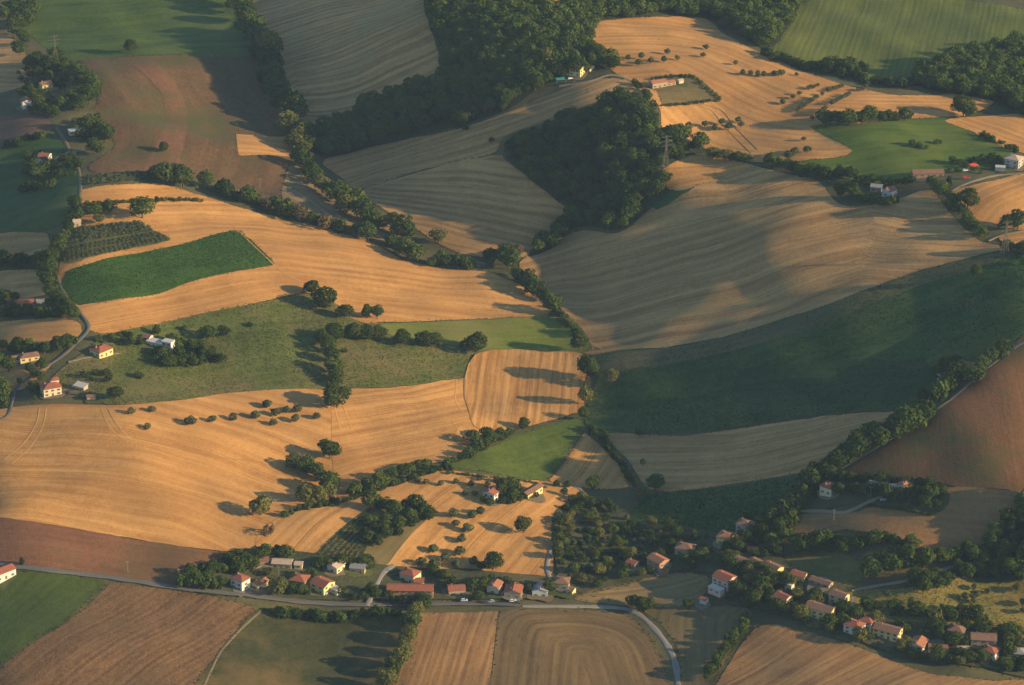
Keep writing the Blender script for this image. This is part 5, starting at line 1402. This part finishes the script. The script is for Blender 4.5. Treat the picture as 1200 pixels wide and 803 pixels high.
T('olive', 917, 120, 6, 'olive tree alone in the middle of the golden hilltop', 0.95)
for (cx, cy), w, s in [((563, 340), 9, 'left olive of the first pair near the big cream house'), ((650, 330), 9, 'right olive of the first pair near the big cream house'), ((632, 405), 9, 'single olive below the first pair in the widest golden field'),
                       ((815, 382), 13, 'largest olive at the left end of the olive line in the widest golden field')]:
    T('olive', cx / 3.65, 390 + cy / 3.65, w, s, 0.85)
olives([(908, 375), (998, 365), (1090, 357), (1142, 312)], 0, 390, 9, 'olive tree in the line across the widest golden field', 'olives of the line across the widest golden field', 0.95)
olives([(47, 310), (130, 335), (178, 330), (83, 345), (168, 372), (260, 360), (75, 388), (0, 358)], 300, 390, 9, 'olive tree of the cluster left of the big lone round tree', 'olives left of the big lone round tree', 0.9)
olives([(845, 72), (925, 80), (962, 62), (855, 115), (908, 137), (880, 182), (760, 225), (872, 235), (810, 262), (855, 290), (930, 277), (708, 280), (762, 290)], 300, 583, 9.5, 'olive tree in the tan field behind the roadside houses', 'olives in the tan field behind the roadside houses', 0.95)
olives([(693, 632), (728, 640), (790, 648), (858, 640), (920, 648), (965, 625), (1030, 632), (1065, 640), (990, 652), (895, 688), (938, 690), (845, 775), (925, 785), (962, 765)], 300, 390, 7, 'small olive tree in the strip below the green triangle', 'olives below the green triangle', 0.85)
olives([(685, 445), (955, 385), (1012, 405), (915, 425), (965, 418), (952, 443), (818, 470), (900, 472), (978, 485), (745, 482), (580, 415), (1155, 345), (1135, 390), (1165, 450), (1165, 485), (640, 480), (700, 505)], 880, 583, 7.5, 'dark orchard tree on the yellow green slope above the village', 'orchard trees on the slope above the village', 0.9)
olives([(355, 8), (375, 8), (405, 10), (430, 9), (455, 8), (470, 8), (500, 6), (515, 6), (550, 4), (575, 3)], 600, 0, 6, 'small tree in the line on the top edge stubble strip', 'trees of the line on the top edge stubble strip', 0.9)

grove_stuff = []
for i in range(8):
    t = i / 7
    a = (76 + (92 - 76) * t, 305 + (270 - 305) * t); b = (195 + (162 - 195) * t, 281 + (263 - 281) * t)
    n = int((b[0] - a[0]) / 5.0)
    for q, (px, py) in enumerate(line(a, b, n)):
        px += rng.normal(0, .5) + (i % 2) * 2.4; py += rng.normal(0, .3)
        if 100 < px < 140 and py < 262: continue
        if i < 4: tree_px('olive', px, py, 4.7, 'olive tree in one of the four lower rows of the left hand grove', 0.85, 'lower rows of the left hand olive grove')
        else: grove_stuff.append((px, py))
for i in range(4):
    for px, py in line((104, 217 - i * 2.6), (188, 208 - i * 1.5), 17): grove_stuff.append((px + rng.normal(0, .6), py + rng.normal(0, .3)))
gx, gy = at(*np.array(grove_stuff).T)
gw = rng.uniform(3.4, 4.6, len(gx))
merged('olive_grove', list(zip(gx, gy)), gw, gw * 0.85, 220, 0.10, LEAF_OLIVE, 900, 'close rows of olive trees in the upper part of the left hand grove', 'olive grove')

# loose orchard rows in the shaded gardens right of the tan field
for i in range(5):
    for px, py in line((672 + 3 * i, 640 + i * 7), (790 + 4 * i, 622 + i * 8), 15):
        x, y = at(px + rng.normal(0, 1.2), py + rng.normal(0, .6)); x, y = float(x), float(y)
        if any((x - ax) ** 2 + (y - ay) ** 2 < ar * ar for ax, ay, ar in ALLH): continue
        w = rng.uniform(2.8, 4.2)
        plant('orchard', x, y, w, w * rng.uniform(.8, 1.1), 'small orchard tree in the loose rows of the dark middle gardens', 'orchard rows of the dark middle gardens')

# ------------------------------------------------------------------ vineyard rows
def vine_row(a, b, label, group, w=0.7, h=1.5, mat=LEAF_VINE):
    ax, ay = at(*a); bx, by = at(*b)
    L = math.hypot(bx - ax, by - ay); n = int(L * 9)
    t = rng.uniform(0, 1, n)
    x = ax + (bx - ax) * t + rng.normal(0, w * .35, n); y = ay + (by - ay) * t + rng.normal(0, w * .35, n)
    z = hgt(x, y) + 0.4 + rng.uniform(0.2, h, n)
    p = np.column_stack([x, y, z])
    nr = rng.normal(size=(n, 3)) + [0, 0, .5]; nr /= np.linalg.norm(nr, axis=1)[:, None]
    tt = np.cross(nr, rng.normal(size=(n, 3))); tt /= np.linalg.norm(tt, axis=1)[:, None]
    bb = np.cross(nr, tt); s = rng.uniform(.3, .6, n)[:, None]
    V = np.stack([p + tt * s, p + bb * s, p - tt * s, p - bb * s], 1).reshape(-1, 3)
    c = np.array([float(ax), float(ay), float(hgt(ax, ay))])
    me = mesh_np('vine_row', V - c, np.arange(4 * n).reshape(n, 4), [mat]); clump_attr(me, np.clip(rng.uniform(0, 1, n), 0, 0.92))
    o = obj('vine_row', me, None, c); tag(o, label, 'vine row', group)
for i in range(8):
    t = i / 7
    vine_row((374 + 46 * t, 652 + 6 * t), (434 + 8 * t, 599 + 24 * t), 'dark green vine row of the vineyard behind the roadside houses', 'vine rows behind the roadside houses')

# ------------------------------------------------------------------ small things
def pole(px, py, label, h=8.5):
    x, y = at(px, py); x, y = float(x), float(y)
    e = empty('utility_pole', (x, y, float(hgt(x, y))), rng.uniform(-.6, .6), label, 'pole')
    b = MB(); b.cyl(0, 0, -0.5, h, 0.17, 0.11, 8); obj('post', b.mesh('post', [WOODP]), e)
    b = MB(); b.box(-0.9, 0.9, -0.07, 0.07, h - 0.75, h - 0.6); obj('crossarm', b.mesh('crossarm', [METAL]), e)
    b = MB()
    for q in (-0.75, 0, 0.75): b.cyl(q, 0, h - 0.6, h - 0.35, 0.07, 0.05, 6)
    obj('insulators', b.mesh('insulators', [WALL['white']]), e)
for px, py, s in [(213, 226, 'wooden pole at the top margin of the golden ridge field'), (305, 221, 'wooden pole above the hedge at the foot of the brown field'), (150, 672, 'wooden pole left of centre on the verge of the red bare strip'),
                  (210, 681, 'wooden pole at the corner where the roadside copse begins'), (743, 20, 'wooden pole on the upper edge of the golden hilltop'), (715, 20, 'wooden pole beside the wood at the golden hilltop corner'),
                  (1182, 417, 'wooden pole by the lane at the right edge'), (327, 678, 'wooden pole on the lawn before the long grey brown barn'), (1020, 584, 'wooden pole at the garden drive end'), (977, 611, 'wooden pole in the brown field below the gravel drive'),
                  (516, 668, 'wooden pole behind the long red roofed building')]:
    pole(px, py, s)

PAINT = {c: mat_plain(c + '_car_paint', v, tuple(q * 1.15 for q in v), 1, 0.35, bump=0.0) for c, v in
         {'white': (0.65, 0.65, 0.63), 'dark': (0.05, 0.055, 0.07), 'silver': (0.38, 0.39, 0.40), 'red': (0.40, 0.05, 0.04), 'blue': (0.08, 0.12, 0.25)}.items()}
TYRE = mat_plain('black_rubber', (0.02, 0.02, 0.02), (0.03, 0.03, 0.03), 3)
def car(px, py, yaw, paint, label):
    x, y = at(px, py); x, y = float(x), float(y)
    e = empty('parked_car', (x, y, float(hgt(x, y)) + 1.0), rad(yaw), label, 'car', None)
    b = MB(); b.prism([(-2.05, .32), (2.0, .32), (2.1, .55), (2.0, .82), (1.1, .95), (-1.9, .98), (-2.1, .7)], -.86, .86)
    b.prism([(-1.55, 1.42), (0.2, 1.45), (0.35, 1.41), (-1.6, 1.38)], -.66, .66)
    obj('body', b.mesh('body', [PAINT[paint]]), e)
    b = MB(); b.prism([(-1.85, .981), (1.05, .953), (0.3, 1.405), (-1.58, 1.375)], -.70, .70); obj('windows', b.mesh('windows', [GLASS]), e)
    for q in (-1.3, 1.35):
        for s in (-1, 1):
            b = MB(); b.cyl(0, 0, -0.1, 0.1, 0.33, 0.33, 12, 0, 'y'); o = obj('wheel', b.mesh('wheel', [TYRE]), e); o.location = (q, s * 0.8, 0.33)
car(569, 708.6, 3, 'dark', 'dark car on the road in front of the orange roofed roadside house')
car(575, 707.2, 182, 'silver', 'silver car parked by the road beside the dark car')
car(606, 708.8, 0, 'dark', 'dark car on the road before the wide gabled house')
car(601, 706.6, 5, 'white', 'white car parked under the wide gabled house')
car(544, 706.0, 0, 'white', 'white car parked by the road right of the long red building')
car(88, 455, 15, 'white', 'white car in the yard of the big cream house')
car(84, 461, 40, 'dark', 'dark car in the yard of the big cream house')
car(668, 94, 30, 'white', 'white car parked below the hilltop farmhouse')
car(673, 97.5, 20, 'dark', 'dark car parked below the hilltop farmhouse')
car(55, 203, 10, 'silver', 'silver car beside the pale sheds at the left edge')
car(1131, 202, 10, 'white', 'white car on the farm yard right of the long barn')
car(1035, 588, 15, 'silver', 'silver car at the end of the gravel garden drive')
car(383, 697, 60, 'white', 'white car in front of the bright yellow walled house')


def canopy(px, py, w, d, h, yaw, col, name, label, cat):
    x, y = at(px, py); x, y = float(x), float(y)
    e = empty(name, (x, y, float(hgt(x, y)) + 0.3), rad(yaw), label, cat)
    b = MB()
    b.add([(-w / 2, -d / 2, h * .8), (w / 2, -d / 2, h * .8), (w / 2, d / 2, h), (-w / 2, d / 2, h), (-w / 2, -d / 2, h * .8 + .08), (w / 2, -d / 2, h * .8 + .08), (w / 2, d / 2, h + .08), (-w / 2, d / 2, h + .08)],
          [(3, 2, 1, 0), (4, 5, 6, 7), (0, 1, 5, 4), (1, 2, 6, 5), (2, 3, 7, 6), (3, 0, 4, 7)])
    obj('cover', b.mesh('cover', [col]), e)
    for sx in (-1, 1):
        for sy in (-1, 1):
            b = MB(); b.box(-.07, .07, -.07, .07, -0.6, h * (.8 if sy < 0 else 1.0) - 0.004)
            o = obj('post', b.mesh('post', [METAL]), e); o.location = (sx * (w / 2 - .2), sy * (d / 2 - .02), 0)
canopy(657, 96, 8, 5, 2.6, 15, mat_plain('turquoise_tarp', (0.03, 0.22, 0.17), (0.05, 0.30, 0.24)), 'tarp_shelter', 'turquoise tarp shelter left of the hilltop farmhouse', 'shelter')
canopy(1141, 197, 6, 5, 2.6, 35, mat_plain('red_awning', (0.60, 0.06, 0.05), (0.70, 0.09, 0.07)), 'awning', 'bright red awning on the farm yard near the long barn', 'awning')


def trailer(px, py, yaw, label):
    x, y = at(px, py); x, y = float(x), float(y)
    e = empty('farm_trailer', (x, y, float(hgt(x, y)) + 0.5), rad(yaw), label, 'trailer')
    b = MB(); b.box(-2.4, 2.4, -1.1, 1.1, .75, .9); b.box(-2.4, -2.3, -1.1, 1.1, .901, 1.7); b.box(2.3, 2.4, -1.1, 1.1, .901, 1.7); b.box(-2.299, 2.299, -1.1, -1.0, .901, 1.7); b.box(-2.299, 2.299, 1.0, 1.1, .901, 1.7)
    obj('bed', b.mesh('bed', [PAINT['red']]), e)
    b = MB(); b.box(2.4, 4.0, -.06, .06, .65, .78); obj('drawbar', b.mesh('drawbar', [METAL]), e)
    for q in (-1.2, 1.2):
        for s in (-1, 1):
            b = MB(); b.cyl(0, 0, -.12, .12, .45, .45, 12, 0, 'y'); o = obj('wheel', b.mesh('wheel', [TYRE]), e); o.location = (q, s * .9, .45)
trailer(1132, 210, 10, 'red farm trailer at the right end of the long barn yard')

STEEL = mat_plain('weathered_steel', (0.11, 0.10, 0.085), (0.16, 0.145, 0.12), 1, 0.6)
def pylon(px, py, h, label):
    """steel lattice tower carrying power lines"""
    x, y = at(px, py); x, y = float(x), float(y)
    e = empty('lattice_pylon', (x, y, float(hgt(x, y))), rad(20), label, 'pylon')
    def bar(b, p, q, r):
        p, q = Vector(p), Vector(q); dr = (q - p); u = dr.orthogonal().normalized() * r; v = dr.normalized().cross(u)
        V = [p + u, p + v, p - u, p - v, q + u, q + v, q - u, q - v]
        b.add(V, [(0, 1, 5, 4), (1, 2, 6, 5), (2, 3, 7, 6), (3, 0, 4, 7), (3, 2, 1, 0), (4, 5, 6, 7)])
    def half(z): return 2.6 - 2.1 * min(z / (h * .72), 1)
    b = MB(); zs = [h * (1 - (1 - i / 6) ** 1.25) for i in range(7)]
    for i in range(6):
        z0, z1 = zs[i], zs[i + 1]; a, c = half(z0), half(z1)
        cs0 = [(-a, -a, z0), (a, -a, z0), (a, a, z0), (-a, a, z0)]; cs1 = [(-c, -c, z1), (c, -c, z1), (c, c, z1), (-c, c, z1)]
        for q in range(4):
            bar(b, (cs0[q][0], cs0[q][1], z0 - (1 if i == 0 else 0)), cs1[q], .09)
            bar(b, cs0[q], cs1[(q + 1) % 4], .055); bar(b, cs0[(q + 1) % 4], cs1[q], .055); bar(b, cs1[q], cs1[(q + 1) % 4], .05)
    obj('tower', b.mesh('tower', [STEEL]), e)
    for z, L in ((h * .74, 4.5), (h * .85, 5.4), (h * .96, 4.0)):
        b = MB()
        for s_ in (-1, 1):
            bar(b, (0, -.5, z), (s_ * L, 0, z + .3), .08); bar(b, (0, .5, z), (s_ * L, 0, z + .3), .08); bar(b, (0, 0, z + 1.4), (s_ * L, 0, z + .3), .07)
        o = obj('crossarm', b.mesh('crossarm', [STEEL]), e)
        b = MB()
        for s_ in (-1, 1): b.cyl(s_ * L, 0, z - 1.6, z + .2, .07, .07, 6)
        obj('insulators', b.mesh('insulators', [GLASS]), o)
pylon(780, 206, 33, 'lattice power pylon standing by the edge of the middle hollow wood')
pylon(1177, 301, 27, 'lattice power pylon at the right edge where the hedge meets the dark crop')
pylon(66, 79, 29, 'lattice power pylon in the trees at the top left meadow corner')
Hd('shrub', P('772,206 780,205 788,204'), 6, 'bush at the foot of the pylon by the middle hollow wood', 'bushes at the foot of the middle pylon', 0.6)

# yards: trodden gravel and paving round the houses
YARD = [mat_field('yard_%d' % i, c1, c2, c1, swath=3, cs=0.4, grain=1.0, patch=0.5, seed=300 + i) for i, (c1, c2) in enumerate([((0.14, 0.115, 0.075), (0.24, 0.20, 0.135)), ((0.11, 0.085, 0.045), (0.20, 0.155, 0.08)), ((0.05, 0.065, 0.02), (0.10, 0.11, 0.03))])]
for q, (x, y, r_) in enumerate(HOUSES):
    n = 9; a0 = rng.uniform(0, 6.28)
    ang = a0 + np.arange(n) * 6.283 / n
    rr = (min(r_, 6) + 2.0) * rng.uniform(0.75, 1.4, n)
    cx, cy = x + rng.uniform(-2, 3), y - rng.uniform(0, 4)
    pw = crom(np.stack([cx + rr * np.cos(ang), cy + rr * np.sin(ang)], 1), True, 4)
    o = obj('yard', drape(pw, YARD[q % 3], 'yard', np.array([[cx - 5, cy], [cx + 5, cy]]), 3.0))
    tag(o, 'trodden yard round a house', 'yard', kind='structure')

# low hedge lines and bushes that close off plots
Hd('shrub', P('776,124 800,122 822,119 845,117'), 4, 'low bush along the lower fence of the hilltop plot', 'low bushes along the lower fence of the hilltop plot', 0.9)
Hd('shrub', P('765,92 780,90 800,89 812,90 822,98 835,108 845,116'), 4, 'low bush along the upper fence of the hilltop plot', 'low bushes along the upper fence of the hilltop plot', 1.0)
Hd('garden', P('742,96 750,102 757,110 762,120 768,135'), 11, 'garden tree between the farm track and the stone farmhouse', 'garden trees between the farm track and the stone farmhouse', 0.7)

flush_plants()

# ------------------------------------------------------------------ grass of the field margins and the crops' own leaves
def tufts(name, x, y, size, h, mat, label, cat, seed):
    r = np.random.default_rng(seed); n = len(x)
    z = hgt(x, y) + 0.25
    Vs = []
    for q in range(2):
        a = r.uniform(0, 6.283, n); s = size * r.uniform(.5, 1.3, n); hh = h * r.uniform(.5, 1.4, n)
        dx, dy = np.cos(a) * s, np.sin(a) * s
        lx, ly = r.normal(0, .25, n) * hh, r.normal(0, .25, n) * hh
        Vs.append(np.stack([np.column_stack([x - dx, y - dy, z - .1]), np.column_stack([x + dx, y + dy, z - .1]),
                            np.column_stack([x + dx * .5 + lx, y + dy * .5 + ly, z + hh]), np.column_stack([x - dx * .6 + lx, y - dy * .6 + ly, z + hh * .9])], 1))
    V = np.concatenate(Vs).reshape(-1, 3)
    me = mesh_np(name, V, np.arange(len(V)).reshape(-1, 4), [mat])
    c = np.clip(r.uniform(0, .95, n), 0, 1); clump_attr(me, np.concatenate([c, c]))
    tag(obj(name, me), label, cat, kind='stuff')


MARG = mat_leaf('margin_grass', (0.045, 0.055, 0.018), (0.14, 0.115, 0.045), (0.22, 0.16, 0.07), 0.0)
CROP = mat_leaf('crop_leaves', (0.020, 0.048, 0.007), (0.046, 0.095, 0.014), (0.10, 0.11, 0.02), 0.0)
PAST = mat_leaf('pasture_grass', (0.065, 0.082, 0.014), (0.125, 0.136, 0.028), (0.17, 0.15, 0.045), 0.0)
mx, my = [], []
for (b, tx, ty, lv) in SHEETS:
    if id(b) in NOEDGE: continue
    q = resample(b, 1.3, True)
    q = q + rng.normal(0, .9, q.shape)
    keep = rng.random(len(q)) < 0.55
    mx.append(q[keep, 0]); my.append(q[keep, 1])
mx, my = np.concatenate(mx), np.concatenate(my)
tufts('field_margin_grass', mx, my, .5, .38, MARG, 'ragged grass and weeds along the field margins', 'grass', 21)
def fill_tufts(name, poly, dens, size, h, mat, label, cat, seed):
    r = np.random.default_rng(seed)
    p = crom(poly, True, 4); w = np.stack(at(p[:, 0], p[:, 1]), 1)
    lo, hi = w.min(0), w.max(0)
    n = int((hi - lo).prod() * dens)
    x = r.uniform(lo[0], hi[0], n); y = r.uniform(lo[1], hi[1], n)
    m = inside(w, x, y)
    # thin patches
    patch = np.sin(x / 17 + 2 * np.sin(y / 31)) + np.sin(y / 13 + 1.5 * np.sin(x / 23)) + r.normal(0, .8, n)
    m &= patch > -1.2
    tufts(name, x[m], y[m], size, h, mat, label, cat, seed)
fill_tufts('crop_leaves', P('692,418 800,406 880,387 960,362 1040,332 1100,313 1180,294 1215,291 1215,372 1150,417 1112,438 1082,466 1060,480 980,483 900,493 800,507 722,504 688,499 690,470 702,440'), 0.5, .5, .6, CROP, 'leaves of the broad dark green crop', 'crop', 31)
fill_tufts('crop_leaves', P('79,319 110,309 200,290 274,270 292,281 320,310 290,316 210,334 120,353 92,357 74,346'), 0.7, .4, .28, CROP, 'leaves of the lush green strip', 'crop', 32)
fill_tufts('crop_leaves', P('762,581 850,572 930,560 942,570 924,597 900,620 860,627 800,616 744,611'), 0.5, .5, .6, CROP, 'leaves of the dark crop behind the gardens', 'crop', 33)
fill_tufts('pasture_grass', P('128,394 220,373 330,351 364,347 400,361 416,377 450,380 445,384 460,394 500,401 556,412 545,440 470,452 400,455 300,458 200,469 140,474 108,469 70,456 58,446 100,412'), 0.4, .55, .5, PAST, 'grass of the olive green pasture', 'grass', 34)
fill_tufts('pasture_grass', P('960,691 1060,691 1130,676 1215,656 1215,724 1150,734 1050,724 985,708'), 0.35, .4, .25, PAST, 'grass of the orchard slope', 'grass', 36)
# ------------------------------------------------------------------ camera, sun and sky
cam = bpy.data.objects.new('camera', bpy.data.cameras.new('camera'))
COL.objects.link(cam)
cam.location = (0, 0, CAMZ)
cam.rotation_euler = (math.pi / 2 - PITCH, 0, 0)
cam.data.sensor_fit = 'HORIZONTAL'
cam.data.angle = HFOV
cam.data.clip_start = 1; cam.data.clip_end = 60000
scene.camera = cam

SUN_STRENGTH, SKY_STRENGTH, EXPOSURE = 5.0, 0.115, 0.88
sun = bpy.data.objects.new('sun', bpy.data.lights.new('sun', 'SUN'))
COL.objects.link(sun)
sun.data.energy = SUN_STRENGTH; sun.data.angle = rad(0.5); sun.data.color = (1.0, 0.75, 0.42)
sun.rotation_euler = Vector(SUN_DIR).to_track_quat('Z', 'Y').to_euler()
sun.location = (900, 1500, 700)
world = bpy.data.worlds.new('World'); scene.world = world
world.use_nodes = True
wn = world.node_tree
sky = wn.nodes.new('ShaderNodeTexSky'); sky.sky_type = 'NISHITA'; sky.sun_disc = False
sky.sun_elevation = SUN_EL
sky.ozone_density = 4.0; sky.dust_density = 0.3; sky.air_density = 1.2
sky.sun_rotation = math.atan2(SUN_DIR[0], SUN_DIR[1])
bg = wn.nodes['Background']
wn.links.new(sky.outputs[0], bg.inputs['Color'])
bg.inputs['Strength'].default_value = SKY_STRENGTH
vs = scene.view_settings
vs.view_transform = 'Standard'; vs.look = 'None'; vs.exposure = EXPOSURE; vs.gamma = 1.0; vs.use_curve_mapping = False

# ------------------------------------------------------------------ evening haze
HAZE = 0.000025
hx, hy0, hy1 = 1500.0, -60.0, 3700.0
hz0, hz1 = float(ZG[np.ix_((YS > hy0 - 100) & (YS < hy1 + 100), np.abs(XS) < hx + 100)].min()) - 1.0, CAMZ + 15.0
hv = np.array([(x, y, z) for z in (hz0, hz1) for y in (hy0, hy1) for x in (-hx, hx)])
hf = [(0, 2, 3, 1), (4, 5, 7, 6), (0, 1, 5, 4), (2, 6, 7, 3), (0, 4, 6, 2), (1, 3, 7, 5)]
hm, hnt = newmat('haze')
pv = hnt.nodes.new('ShaderNodeVolumePrincipled')
pv.inputs['Color'].default_value = (0.50, 0.72, 1.0, 1)
pv.inputs['Density'].default_value = HAZE
pv.inputs['Anisotropy'].default_value = 0.0
ho = hnt.nodes.new('ShaderNodeOutputMaterial'); hnt.links.new(pv.outputs[0], ho.inputs['Volume'])
tag(obj('haze', mesh_np('haze', hv, hf, [hm])), 'thin evening haze over the hills', 'haze', kind='stuff')
